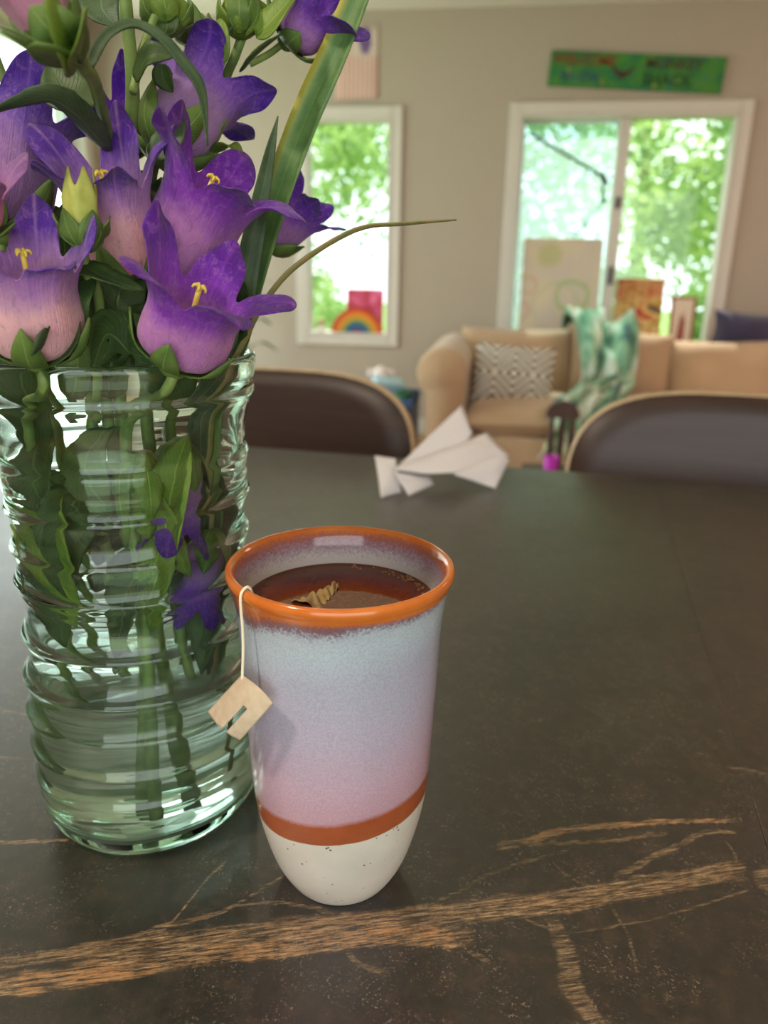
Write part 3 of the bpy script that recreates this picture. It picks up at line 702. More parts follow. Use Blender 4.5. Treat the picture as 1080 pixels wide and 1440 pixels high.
# ------------------------------------------------------------------ dining table
def table_mat():
    b = NB('black_marble_laminate'); p = b.pos(); X, Y, Z = b.sep(p)
    warp = b.math('MULTIPLY', b.math('SUBTRACT', b.noise(p, 55, 4, 0.65), 0.5), 0.010)
    warp2 = b.math('MULTIPLY', b.math('SUBTRACT', b.noise(p, 240, 3, 0.6), 0.5), 0.0035)
    wsum = b.math('ADD', warp, warp2)
    fib = b.noise(b.comb(b.math('ADD', b.math('MULTIPLY', X, 75*0.948), b.math('MULTIPLY', Y, 75*0.318)), b.math('ADD', b.math('MULTIPLY', Y, 800*0.948), b.math('MULTIPLY', X, -800*0.318))), 1.0, 6, 0.75)
    coarse = b.noise(p, 30, 4, 0.6)
    tan = None; org = None
    def strand(pix, wpx, amt, orange=0.0, axis=0, thin=False):
        nonlocal tan, org
        pts = np.array([on_z(x, y) for x, y in pix])[:, :2]; ws = np.interp(np.linspace(0, 1, len(pix)), np.linspace(0, 1, len(wpx)), wpx)*0.00021
        if axis: pts = pts[:, ::-1]
        order = np.argsort(pts[:, 0]); pts = pts[order]; ws = ws[order]
        u0, u1 = pts[0, 0], pts[-1, 0]; v0, v1 = pts[:, 1].min()-0.01, pts[:, 1].max()+0.01
        U, Vv = (Y, X) if axis else (X, Y)
        un = b.mapr(U, u0, u1)
        fc = b.n('ShaderNodeFloatCurve'); cm = fc.mapping.curves[0]
        for k, (pu, pv) in enumerate(pts):
            q = ((pu-u0)/(u1-u0), (pv-v0)/(v1-v0))
            if k == 0: cm.points[0].location = q
            elif k == len(pts)-1: cm.points[-1].location = q
            else: cm.points.new(*q)
        fc.mapping.update(); b.put(fc.inputs['Value'], un)
        cv_ = b.mapr(fc.outputs[0], 0.0, 1.0, v0, v1)
        dd = b.math('ABSOLUTE', b.math('SUBTRACT', b.math('SUBTRACT', Vv, cv_), b.math('MULTIPLY', wsum, 0.25 if thin else 0.7)))
        w = ws.mean() if len(set(wpx)) == 1 else b.mapr(un, 0.0, 1.0, float(ws[0]), float(ws[-1]))
        ends = b.math('MULTIPLY', b.mapr(un, 0.0, 0.03), b.mapr(un, 1.0, 0.97))
        m = b.math('MULTIPLY', b.mapr(b.math('DIVIDE', dd, w), 1.0, 0.55, 0, 1, True), ends)
        m = b.math('MULTIPLY', m, amt)
        tan = m if tan is None else b.math('MAXIMUM', tan, m)
        if orange > 0:
            o_ = b.math('MULTIPLY', m, orange); org = o_ if org is None else b.math('MAXIMUM', org, o_)
    strand([(-420, 1452), (-200, 1420), (-60, 1398), (0, 1387), (60, 1380), (125, 1370), (190, 1358), (260, 1347), (350, 1337), (450, 1327), (540, 1317), (600, 1316), (670, 1319)], [34, 26], 1.0, 1.0)
    strand([(-60, 1366), (0, 1356), (60, 1345), (120, 1333), (185, 1322), (240, 1300)], [22, 16], 0.75, 0.3)
    strand([(100, 1352), (180, 1338), (270, 1326), (350, 1316), (430, 1306), (540, 1295), (620, 1287), (700, 1278), (760, 1272), (840, 1260), (920, 1245), (980, 1234), (1050, 1222)], [40, 34], 0.85, 0.35)
    strand([(200, 1318), (240, 1298), (262, 1272), (290, 1238), (318, 1212)], [18, 9], 0.75, 0.35)
    strand([(225, 1306), (280, 1290), (320, 1280), (352, 1262), (400, 1230)], [10, 7], 0.6, 0.2)
    strand([(330, 1276), (400, 1270), (440, 1276), (480, 1289)], [6, 6], 0.45)
    strand([(697, 1192), (740, 1183), (790, 1168), (850, 1162), (930, 1157), (1037, 1153)], [16, 8], 0.85, 0.9)
    strand([(740, 1188), (800, 1184), (870, 1180), (940, 1172)], [9, 7], 0.5, 0.3)
    strand([(862, 1238), (900, 1214), (950, 1190), (990, 1172), (1036, 1171)], [14, 8], 0.65, 0.1)
    strand([(880, 1236), (940, 1228), (1000, 1222), (1050, 1217)], [10, 10], 0.7, 0.1)
    strand([(590, 1282), (650, 1250), (720, 1218), (800, 1195)], [8, 6], 0.45)
    strand([(768, 1280), (788, 1320), (797, 1350), (806, 1390), (824, 1420), (856, 1450)], [18, 30], 0.6, 0.0, 1)
    strand([(726, 1283), (750, 1298), (785, 1308)], [4, 4], 0.5, 0, 0, True)
    strand([(853, 1262), (868, 1290), (882, 1315), (895, 1368)], [5, 3.5], 0.5, 0, 1, True)
    strand([(800, 1312), (900, 1296), (980, 1275), (1055, 1250)], [4, 4], 0.45, 0, 0, True)
    strand([(1058, 1238), (1085, 1236), (1130, 1228), (1250, 1200), (1400, 1176), (1600, 1150)], [34, 34], 0.75, 0.3)
    strand([(1020, 1078), (1050, 1082), (1100, 1092)], [6, 6], 0.5)
    strand([(-40, 1188), (0, 1185), (50, 1184), (96, 1183)], [9, 5], 0.8, 1.0)
    strand([(-10, 1288), (20, 1258), (45, 1230), (72, 1203)], [4, 3], 0.4, 0, 0, True)
    strand([(-40, 985), (0, 996), (30, 1004), (62, 1012)], [9, 5], 0.45)
    strand([(-40, 1055), (20, 1068), (60, 1066)], [6, 4], 0.35)
    strand([(1018, 1182), (1030, 1195), (1036, 1210), (1034, 1222)], [4, 4], 0.5, 0, 1, True)
    strand([(780, 1215), (800, 1232), (830, 1246), (860, 1250)], [6, 4], 0.35)
    strand([(485, 1330), (500, 1350), (520, 1362), (548, 1366)], [9, 7], 0.45)
    strand([(640, 1320), (665, 1338), (690, 1352)], [9, 7], 0.4)
    # broken up fibres
    tanm = b.math('MULTIPLY', tan, b.math('MULTIPLY', b.mapr(fib, 0.42, 0.54, 0.04, 1.0), b.mapr(b.noise(p, 140, 5, 0.75), 0.36, 0.54, 0.35, 1.0)))
    orgm = b.math('MULTIPLY', org, b.mapr(b.noise(p, 90, 3, 0.6), 0.42, 0.6, 0.1, 1.0))
    # the base: brown black with pale flecks and hair scratches
    base = b.ramp(b.noise(p, 130, 5, 0.7), [(0.34, s2l((28, 23, 21))), (0.52, s2l((40, 33, 29))), (0.68, s2l((62, 47, 38)))])
    fl = b.noise(p, 760, 4, 0.75); flm = b.math('MULTIPLY', b.mapr(fl, 0.57, 0.68), b.mapr(b.noise(p, 60, 3), 0.44, 0.60))
    base = b.mix(b.math('MULTIPLY', flm, 0.6), base, s2l((176, 156, 138)))
    vr = b.voro(b.vmath('ADD', p, b.noise(p, 25, 3, col=True)), 30, 'DISTANCE_TO_EDGE')
    vm = b.math('MULTIPLY', b.mapr(vr, 0.016, 0.004), b.mapr(b.noise(p, 17, 3), 0.50, 0.62)); base = b.mix(b.math('MULTIPLY', vm, 0.3), base, s2l((120, 104, 90)))
    col = b.mix(tanm, base, b.ramp(fib, [(0.42, s2l((104, 80, 58))), (0.54, s2l((150, 122, 90))), (0.66, s2l((206, 180, 142)))]))
    col = b.mix(b.math('MULTIPLY', orgm, b.mapr(fib, 0.40, 0.54, 0.0, 0.75)), col, s2l((188, 134, 82)))
    rough = b.mapr(b.noise(p, 9, 3), 0.3, 0.7, 0.30, 0.40)
    nm = b.bump(b.noise(p, 700, 3, 0.7), 0.10, 0.0006)
    return b.end(b.bsdf(col, rough, 1.0, nm, IOR=1.55))
TX0, TX1, TY0, TY1, SEAM = -1.15, 1.05, -0.03, 1.016, 0.1065
tb_ = thing('dining_table', tl((TX0+TX1)/2, (TY0+TY1)/2), 'black marble-look dining table with golden veins and a leaf seam', 'table', None, TA)
m_table = table_mat(); m_tleg = plain('black_table_leg', (36, 33, 32), 0.5, 0.1)
oc = np.array([(TX0+TX1)/2, (TY0+TY1)/2, 0])
def tloc(vf): return (np.asarray(vf[0])-oc, vf[1])
obj('tabletop_panel', tloc(box(TX0, SEAM-0.00012, TY0, TY1, TABLE_Z-0.03, TABLE_Z, 0.0005, 2)), m_table, tb_, local=True, smooth=False)
obj('tabletop_panel', tloc(box(SEAM+0.00012, TX1, TY0, TY1, TABLE_Z-0.03, TABLE_Z-0.0002, 0.0005, 2)), m_table, tb_, local=True, smooth=False)
for (a, b_, c_, d_) in ((TX0+0.12, TX1-0.12, TY0+0.12, TY0+0.14), (TX0+0.12, TX1-0.12, TY1-0.14, TY1-0.12), (TX0+0.12, TX0+0.14, TY0+0.14, TY1-0.14), (TX1-0.14, TX1-0.12, TY0+0.14, TY1-0.14)):
    obj('apron', tloc(box(a, b_, c_, d_, TABLE_Z-0.10, TABLE_Z-0.03)), m_tleg, tb_, local=True, smooth=False)
for x in (TX0+0.13, TX1-0.13):
    for y in (TY0+0.13, TY1-0.13):
        obj('leg', tloc(box(x-0.03, x+0.03, y-0.03, y+0.03, 0, TABLE_Z-0.03, 0.004)), m_tleg, tb_, local=True, smooth=False)

# ------------------------------------------------------------------ vase
VA = np.array([-0.161, 0.303, TABLE_Z])
zr = [0.0000, 0.006, 0.012, 0.020, 0.028, 0.036, 0.044, 0.052, 0.060, 0.069, 0.079, 0.089, 0.099, 0.106, 0.114, 0.124, 0.132, 0.141, 0.150, 0.158, 0.166, 0.174, 0.182, 0.192, 0.200, 0.206, 0.211, 0.216, 0.2195]
rr = [0.0455, 0.0508, 0.0522, 0.0520, 0.0532, 0.0522, 0.0533, 0.0519, 0.0528, 0.0506, 0.0522, 0.0487, 0.0508, 0.0488, 0.0478, 0.0508, 0.0495, 0.0510, 0.0487, 0.0516, 0.0506, 0.0524, 0.0514, 0.0518, 0.0536, 0.0556, 0.0562, 0.0572, 0.0574]
zz = np.linspace(0.0, 0.2195, 170); ro = np.interp(zz, zr, rr)
k5 = np.array([1, 2, 3, 2, 1.0]); k5 /= k5.sum()
rs_ = np.convolve(np.pad(ro, 2, mode='edge'), k5, 'valid'); rs_[:3] = ro[:3]
# rope-like rings standing proud
for zc, am, wd in ((0.205, 0.0012, 0.0018), (0.178, 0.0010, 0.0022), (0.168, 0.0009, 0.0018), (0.1595, 0.0011, 0.0018), (0.141, 0.0009, 0.002), (0.125, 0.0013, 0.002), (0.119, 0.0007, 0.0015),
                   (0.100, 0.0012, 0.002), (0.080, 0.0012, 0.002), (0.062, 0.0013, 0.002), (0.045, 0.0012, 0.002), (0.030, 0.0011, 0.0018), (0.0205, 0.0009, 0.0016)):
    rs_ += am*np.exp(-((zz-zc)/wd)**2)
wall = np.interp(zz, [0, 0.012, 0.05, 0.19, 0.22], [0.008, 0.0045, 0.0034, 0.003, 0.003])
smooth_o = np.convolve(np.pad(rs_, 6, mode='edge'), np.ones(13)/13, 'valid')
ri = np.minimum(smooth_o*0.85+rs_*0.15-wall, rs_-0.0016)
outer = list(zip(rs_, zz))
inner = [(r, z) for r, z in zip(ri, zz) if z > 0.0105]
rim = [(rs_[-1]-0.0006, 0.2208), (rs_[-1]-0.0016, 0.2212), (ri[-1]+0.0006, 0.2208)]
ibot = [(inner[0][0]-0.003, 0.0085), (inner[0][0]-0.010, 0.0078), (0.022, 0.0074), (0.0006, 0.0072)]
obot = [(0.0006, 0.0030), (0.025, 0.0026), (0.036, 0.0018), (0.0425, 0.0002)]
prof = obot+outer+rim+inner[::-1]+ibot
def vwob(z, a): return 0.00035*np.sin(3*a+40*z)+0.00025*np.sin(7*a-90*z)
def glass_mat(name, tint, ior, rough=0.0):
    b = NB(name); g = b.n('ShaderNodeBsdfGlass'); g.inputs['Color'].default_value = tint; g.inputs['IOR'].default_value = ior
    g.inputs['Roughness'].default_value = rough
    if ior > 1.4:
        p = b.co(); x, y, z = b.sep(p)
        b.put(g.inputs['Normal'], b.bump(b.noise(b.comb(b.math('MULTIPLY', x, 30), b.math('MULTIPLY', y, 30), b.math('MULTIPLY', z, 420)), 1.0, 2, 0.5), 0.035, 0.0010))
    return b.end(g.outputs[0])
vase = tag(obj('glass_vase', lathe(prof, 128, VA, wob=vwob), glass_mat('green_tinted_glass', (0.93, 0.985, 0.955, 1), 1.48)),
    'ribbed clear green-tinted glass vase holding the purple bouquet', 'vase')
WL = 0.074
def cloudy_water():
    b = NB('cloudy_flower_water'); g = b.n('ShaderNodeBsdfGlass'); g.inputs['Color'].default_value = (0.975, 1.0, 0.985, 1); g.inputs['IOR'].default_value = 1.33
    return b.end(b.mixs(0.17, g.outputs[0], b.translucent((0.92, 1.0, 0.86, 1))))
wprof = [(0.0006, 0.0070)]+[(inner[0][0]-0.0028, 0.0082)]+[(r+0.0004, z) for r, z in inner if z < WL]
wtop = wprof[-1]; wprof += [(wtop[0]-0.002, WL), (0.0006, WL)]
tag(obj('vase_water', lathe(wprof, 96, VA, wob=vwob), cloudy_water()), 'clear water filling the lower third of the glass vase', 'water')

# ------------------------------------------------------------------ bouquet materials
def petal_mat(name, c_base, c_mid, c_tip, trans=0.35):
    b = NB(name); u, v, _ = b.sep(b.n('ShaderNodeUVMap').outputs[0])
    st = b.noise(b.comb(b.math('MULTIPLY', u, 26), b.math('MULTIPLY', v, 2.2)), 1.0, 4, 0.6)
    bl = b.noise(b.co(), 70, 3)
    vv = b.math('ADD', v, b.math('ADD', b.math('MULTIPLY', b.math('SUBTRACT', st, 0.5), 0.22), b.math('MULTIPLY', b.math('SUBTRACT', bl, 0.5), 0.35)))
    c = b.ramp(vv, [(0.06, s2l(c_base)), (0.36, s2l(c_base)), (0.56, s2l(c_mid)), (0.80, s2l(c_tip)), (1.0, s2l([q*0.82 for q in c_tip]))])
    # midribs of the five lobes
    fr = b.math('ABSOLUTE', b.math('SUBTRACT', b.math('FRACT', u), 0.5))
    c = b.mix(b.math('MULTIPLY', b.mapr(fr, 0.035, 0.0), 0.25), c, s2l([min(255, q*1.25+12) for q in c_mid]))
    wr = b.noise(b.comb(b.math('MULTIPLY', u, 5), b.math('MULTIPLY', v, 9)), 1.6, 5, 0.7, 0.8)
    c = b.mix(b.mapr(wr, 0.52, 0.66, 0, 0.45), c, b.mix(0.55, c, s2l((236, 170, 226))))
    c = b.mix(b.mapr(wr, 0.46, 0.34, 0, 0.4), c, b.mix(0.6, c, s2l((58, 22, 120))))
    nm = b.bump(b.math('ADD', st, b.math('MULTIPLY', wr, 1.3)), 0.5, 0.0018)
    return b.end(b.mixs(trans, b.bsdf(c, 0.5, 0.35, nm, **{'Sheen Weight': 0.25}), b.translucent(c)))
m_pet = {
 'magenta': petal_mat('petal_violet_magenta', (206, 136, 204), (158, 66, 204), (120, 34, 184)),
 'violet2': petal_mat('petal_dusky_violet', (180, 138, 202), (144, 92, 200), (86, 34, 172)),
 'violet': petal_mat('petal_violet', (184, 128, 206), (132, 64, 200), (92, 30, 174)),
 'pink': petal_mat('petal_pink_violet', (250, 200, 208), (204, 150, 216), (102, 42, 184)),
 'lilac': petal_mat('petal_lilac_blue', (170, 124, 186), (134, 94, 192), (88, 42, 176)),
 'blush': petal_mat('petal_blush_pink', (226, 160, 190), (206, 140, 186), (170, 110, 180)),
}
def green_mat(name, c1, c2, veins=True, trans=0.3, edge=None):
    b = NB(name); u, v, _ = b.sep(b.n('ShaderNodeUVMap').outputs[0])
    n = b.noise(b.co(), 90, 4, 0.6)
    c = b.ramp(n, [(0.3, s2l(c1)), (0.7, s2l(c2))])
    va = b.math('ABSOLUTE', b.math('SUBTRACT', v, 0.5))
    h = n
    if veins:
        side = b.wave(b.comb(b.math('SUBTRACT', u, b.math('MULTIPLY', va, 0.5)), 0.0), 5.0, 0.8)
        vm = b.math('MAXIMUM', b.mapr(va, 0.035, 0.01), b.math('MULTIPLY', b.mapr(side, 0.90, 1.0), 0.4))
        c = b.mix(b.math('MULTIPLY', vm, 0.45), c, s2l([min(255, q*1.25+20) for q in c2])); h = b.math('SUBTRACT', n, vm)
    if edge:
        c = b.mix(b.math('MULTIPLY', b.mapr(v, 0.25, 0.0), b.mapr(u, 0.45, 0.8)), c, s2l(edge))
        ln = b.noise(b.comb(b.math('MULTIPLY', v, 26), b.math('MULTIPLY', u, 1.0)), 1.0, 3)
        c = b.mix(b.math('MULTIPLY', b.mapr(ln, 0.45, 0.65), 0.25), c, s2l([min(255, q*1.2+20) for q in c2]))
    return b.end(b.mixs(trans, b.bsdf(c, 0.5, 0.4, b.bump(h, 0.4, 0.0012)), b.translucent(c)))
m_leaf = green_mat('dark_leaf', (50, 74, 38), (78, 104, 52))
m_leaf_l = green_mat('light_leaf', (96, 130, 48), (138, 160, 66))
m_leaf_g = green_mat('grey_green_leaf', (62, 86, 58), (96, 118, 84))
m_blade = green_mat('blade_leaf', (74, 112, 62), (116, 148, 84), False, 0.3, (196, 176, 60))
m_dry = green_mat('dry_blade', (120, 130, 80), (176, 150, 100), False, 0.25)
m_sepal = green_mat('sepal', (84, 116, 54), (124, 150, 76))
m_yell = plain('stigma_yellow', (226, 196, 84), 0.5, 0.12, 200)
m_budp = green_mat('bud_yellow_green', (176, 186, 84), (216, 216, 124), False, 0.35)
def stem_mat():
    b = NB('flower_stem_green'); n = b.noise(b.co(), 60, 3)
    c = b.ramp(n, [(0.3, s2l((86, 112, 54))), (0.7, s2l((134, 156, 88)))])
    return b.end(b.bsdf(c, 0.55, 0.35, b.bump(b.noise(b.co(), 500, 2), 0.2, 0.0008)))
m_stem = stem_mat()

# ------------------------------------------------------------------ bouquet geometry
UP = -DOWN
def axis_frame(ax):
    e1 = UP-ax*np.dot(UP, ax)
    if np.linalg.norm(e1) < 0.15: e1 = -FWD-ax*np.dot(-FWD, ax)
    e1 /= np.linalg.norm(e1); return e1, np.cross(e1, ax)
def bell(parent, base, mouth, R, L, roll, mat, curl=(85,)*5, lens=(1,)*5, seed=0, stigma=True, bulge=1.0, name='bell_flower'):
    rs = np.random.default_rng(seed)
    base = np.asarray(base); mouth = np.asarray(mouth); H = np.linalg.norm(mouth-base); ax = (mouth-base)/H; e1, e2 = axis_frame(ax)
    per = 18; n = per*5; nt, nl = 16, 11
    tt = np.linspace(0, 1, nt)
    tr = R*np.interp(tt, [0, .05, .14, .28, .5, .75, .92, 1], [.16, .48, .76*bulge, .90*bulge, .93*bulge, .92, .98, 1.07])
    V = []; UVs = []
    ph = rs.uniform(0, 6.28, 6)
    for i in range(n):
        k = i//per; a = -1+2*((i % per)+0.5)/per; phi = math.radians(roll)+2*PI*(i+0.5)/n-PI/5
        ext = max(0.015, (1-abs(a)**2.0))**0.85+0.16*math.exp(-(a/0.20)**2)
        Lk = L*lens[k]*ext/1.12
        col = []; 
        rib = 1+0.035*math.cos(5*(phi-math.radians(roll)))
        for j in range(nt):
            wob = 1+0.03*math.sin(2*phi+ph[0]+3*tt[j])+0.02*math.sin(3*phi+ph[1])
            rib_j = 1+(rib-1)*min(1, tt[j]*2)
            col.append((tr[j]*rib_j*wob, tt[j]*H, 0.62*tt[j]))
        r, z = col[-1][0], col[-1][1]; th0 = math.radians(14); th1 = math.radians(curl[k]+14*math.sin(ph[2]+k*1.7))
        m = 10
        for j in range(1, nl):
            q = j/(nl-1)
            for _ in range(3):
                qq = (q-(1/(nl-1))*0.5)*ext/1.12
                th = th0+(th1-th0)*min(1.2, qq*1.05)**0.9+math.radians(22)*(a*a)*q-math.radians(16)*math.exp(-(a/0.25)**2)*q
                ds = Lk/(nl-1)/3; r += math.sin(th)*ds; z += math.cos(th)*ds
            ruff = (0.06*math.sin(4*a+ph[3]+2*k)+0.045*math.sin(9*a+ph[4]+k))*L*q*q
            col.append((r, z+ruff, 0.62+0.38*q*ext/1.12))
        for j, (r, z, v) in enumerate(col):
            # lobes narrow a little sideways so that sinuses open
            q = max(0, j-nt+1)/(nl-1); dphi = -0.10*a*q*abs(a)*(2*PI/5)
            p = base+ax*z+(e1*math.cos(phi+dphi)+e2*math.sin(phi+dphi))*r
            V.append(p); UVs.append((k+(a+1)/2, v))
    m = nt+nl-1; Fc = []
    for i in range(n):
        i2 = (i+1) % n; edge = (i % per == per-1)
        for j in range(m-1):
            if edge and j >= nt-1: continue       # lobes are free of each other
            Fc.append([i*m+j, i*m+j+1, i2*m+j+1, i2*m+j])
    o = obj(name, (np.array(V), Fc), mat, parent, uv=UVs); solid(o, 0.0005)
    sb = o.modifiers.new('subsurf', 'SUBSURF'); sb.levels = 1; sb.render_levels = 1
    # calyx: five pointed sepals clasping the base
    CV, CF, CU = [], [], []
    for k in range(5):
        phi0 = math.radians(roll+36)+2*PI*k/5; off = len(CV); sl = min(0.6*H, 0.020)
        for a_ in range(8):
            t = a_/7; w = 0.0062*math.sin(PI*min(0.999, 0.30+0.70*t))**0.9
            rb_ = np.interp(t*sl/H, tt, tr)+0.0012+0.003*t*t
            for s in (-1, 0, 1):
                ph_ = phi0+s*w/max(rb_, 0.004)*0.9
                CV.append(base+ax*(t*sl-0.0015)+(e1*math.cos(ph_)+e2*math.sin(ph_))*(rb_+0.0006*(s == 0))); CU.append((t, 0.5+s*0.5))
        for a_ in range(7):
            for s in range(2): CF.append([off+a_*3+s, off+(a_+1)*3+s, off+(a_+1)*3+s+1, off+a_*3+s+1])
    cup = uv_sphere(R*0.34, base, 14, 8); off = len(CV); CV += list(cup[0]); CF += [[q+off for q in f] for f in cup[1]]; CU += [(0.2, 0.3)]*len(cup[0])
    solid(obj('calyx', (np.array(CV), CF), m_sepal, o, uv=CU), 0.0005)
    if stigma:
        bend = e1*rs.uniform(-0.1, 0.1)+e2*rs.uniform(-0.1, 0.1); tip = base+ax*H*1.08+bend*R
        parts = [tube([base+ax*H*0.1, base+ax*H*0.6, tip], [0.0009, 0.0008, 0.0010], 8, 4)]
        for k in range(5):
            d = e1*math.cos(k*1.257)+e2*math.sin(k*1.257)
            parts.append(tube([tip-ax*0.0004, tip+ax*0.0014+d*0.0010, tip+ax*0.0013+d*0.0021, tip+ax*0.0002+d*0.0025], [0.0006, 0.0006, 0.0004], 6, 3))
        obj('stigma', join(*parts), m_yell, o)
    return o
def leaf(parent, pts, hw, mat=None, hint=None, fold=0.25, wave=0.10, serr=0.0, name='leaf', seed=0, tipw=0.0, nseg=6, prof=None, twist=0.0):
    rs = np.random.default_rng(seed); ph = rs.uniform(0, 6.28, 4)
    c = catmull(pts, nseg); m = len(c); T, N, B = frames(c, hint if hint is not None else -FWD+0.35*UP)
    V, UVs = [], []; ncs = 7
    for i in range(m):
        t = i/(m-1)
        w = hw*(np.interp(t, *prof) if prof is not None else max(tipw, (math.sin(PI*min(0.995, 0.06+0.94*t**0.8))**0.75)))
        w *= 1+serr*math.sin(i*2.2+ph[3])
        tw = twist*t
        Bi = B[i]*math.cos(tw)+N[i]*math.sin(tw); Ni = N[i]*math.cos(tw)-B[i]*math.sin(tw)
        for j in range(ncs):
            s = -1+2*j/(ncs-1)
            V.append(c[i]+Bi*s*w+Ni*(fold*w*(s*s)+wave*w*math.sin(9*t+ph[0]+(2 if s > 0 else 0))*abs(s)))
            UVs.append((t, j/(ncs-1)))
    Fc = [[i*ncs+j, (i+1)*ncs+j, (i+1)*ncs+j+1, i*ncs+j+1] for i in range(m-1) for j in range(ncs-1)]
    return solid(obj(name, (np.array(V), Fc), mat or m_leaf, parent, uv=UVs), 0.0005)
def bud(parent, base, tip, R, mat=None, seed=0, name='bud', leaves=5):
    base = np.asarray(base); tip = np.asarray(tip); H = np.linalg.norm(tip-base); ax = (tip-base)/H; e1, e2 = axis_frame(ax)
    rs = np.random.default_rng(seed); n = 30; V = []; UVs = []
    ts = np.linspace(0, 1, 12)
    for t in ts:
        r = R*np.interp(t, [0, .15, .45, .8, 1], [.35, .85, 1.0, .6, .04])
        for i in range(n):
            a = 2*PI*i/n; q = r*(1+0.13*math.cos(5*a)+0.06*math.sin(9*a+11*t)); V.append(base+ax*t*H+(e1*math.cos(a)+e2*math.sin(a))*q); UVs.append((t, 0.3))
    Fc = [[i*n+j, i*n+(j+1) % n, (i+1)*n+(j+1) % n, (i+1)*n+j] for i in range(11) for j in range(n)]
    Fc += [list(range(n))[::-1], [11*n+j for j in range(n)]]
    o = obj(name, (np.array(V), Fc), mat or m_leaf_l, parent, uv=UVs)
    for k in range(leaves):
        a = 2*PI*k/leaves+rs.uniform(-.3, .3); d = e1*math.cos(a)+e2*math.sin(a)
        leaf(o, [base+d*R*0.3, base+d*R*1.15+ax*H*0.35, base+d*R*1.05+ax*H*rs.uniform(0.75, 1.05)], R*0.62, m_leaf_l if k % 2 else m_sepal, hint=d, fold=-0.15, seed=seed+k, name='sepal', nseg=4)
    return o
def bell_bud(parent, base, tip, R):
    """half-open yellow-green bell with five pointed tips"""
    base = np.asarray(base); tip = np.asarray(tip); H = np.linalg.norm(tip-base); ax = (tip-base)/H; e1, e2 = axis_frame(ax)
    n = 50; m = 14; V = []; UVs = []
    for i in range(n):
        a = 2*PI*i/n; lob = abs(((i+0.5) % 10)/10-0.5)*2
        Ht = H*(1.0-0.30*lob)
        for j in range(m):
            t = j/(m-1); r = R*np.interp(t, [0, .08, .25, .6, .85, 1], [.3, .75, 1.0, .92, .95, .82])*(1+0.10*math.cos(5*a)*t)
            V.append(base+ax*t*Ht+(e1*math.cos(a)+e2*math.sin(a))*r); UVs.append((t, i/n))
    Fc = [[i*m+j, i*m+j+1, ((i+1) % n)*m+j+1, ((i+1) % n)*m+j] for i in range(n) for j in range(m-1)]
    o = obj('flower_bud', (np.array(V), Fc), m_budp, parent, uv=UVs); solid(o, 0.0005)
    for k in range(6):
        a = 2*PI*k/6+0.3; d = e1*math.cos(a)+e2*math.sin(a)
        leaf(o, [base-ax*0.001+d*R*0.3, base+d*R*1.25+ax*H*0.18, base+d*R*1.6+ax*H*0.42], R*0.75, m_sepal, hint=d, fold=-0.1, wave=0.2, seed=k, name='sepal', nseg=5)
    return o
def vp(dx, dy, z): return VA+np.array([dx, dy, z])
GRP = 'cut flower stems in the glass vase'
def stem_thing(label, foot, name='canterbury_bells_stem', cat='flower'):
    return thing(name, foot, label, cat, GRP)
def stem(root, pts, r, name='stem'): return obj(name, tube(pts, r, 12, 8, ridge=0.08), m_stem, root)

# --- stem 1: front right bell
f1 = vp(0.010, -0.022, 0.009)
s1 = stem_thing('flower stem with wide open magenta violet bell just above the vase rim', f1)
b1 = P(246, 510, 0.274); stem(s1, [f1, vp(0.012, -0.020, 0.10), vp(0.012, -0.022, 0.19), b1-np.array([0.004, 0, 0.01]), b1], [0.0026, 0.0026, 0.0022, 0.0018])
bell(s1, b1, P(280, 418, 0.262), 0.0172, 0.0190, -30, m_pet['magenta'], (34, 62, 108, 122, 102), (1.2, 0.95, 1.0, 1.0, 0.95), 1)
leaf(s1, [P(255, 560, 0.29), P(225, 500, 0.28), P(180, 440, 0.285)], 0.010, m_leaf, seed=5, serr=0.06)
leaf(s1, [vp(0.012, -0.02, 0.10), P(240, 690, 0.30), P(262, 610, 0.30)], 0.009, m_leaf_l, seed=6)
# --- stem 2: middle right bell
f2 = vp(0.026, -0.006, 0.066)
s2 = stem_thing('flower stem with magenta violet bell flaring to the right above the lowest bell', f2)
b2 = P(236, 384, 0.304); stem(s2, [f2, vp(0.020, -0.004, 0.10), vp(0.012, -0.004, 0.20), b2-np.array([0.0, 0, 0.02]), b2], [0.0024, 0.0022, 0.0020])
bell(s2, b2, P(296, 264, 0.290), 0.0178, 0.0190, -20, m_pet['magenta'], (50, 75, 108, 116, 85), (1.1, 1.1, 1.2, 0.9, 1.15), 2)
sp = P(250, 395, 0.300); st_ = P(240, 345, 0.288)
o = obj('spent_pistil', join(tube([sp, P(247, 372, 0.294), st_], [0.0026, 0.0036, 0.0024], 10, 5), *[tube([st_, st_+np.array([q*0.0035, -0.001, 0.004]), st_+np.array([q*0.005, -0.002, 0.007])], [0.0014, 0.0011, 0.0005], 6, 4) for q in (-1, 0.1, 1)]), m_budp, s2)
leaf(s2, [P(250, 420, 0.31), P(215, 350, 0.305), P(228, 250, 0.31)], 0.014, m_leaf, seed=7, serr=0.05)
leaf(s2, [P(275, 420, 0.32), P(312, 372, 0.315), P(322, 335, 0.31)], 0.010, m_leaf, seed=8)
leaf(s2, [P(222, 225, 0.285), P(240, 195, 0.286), P(258, 165, 0.29)], 0.006, m_leaf_g, seed=9)
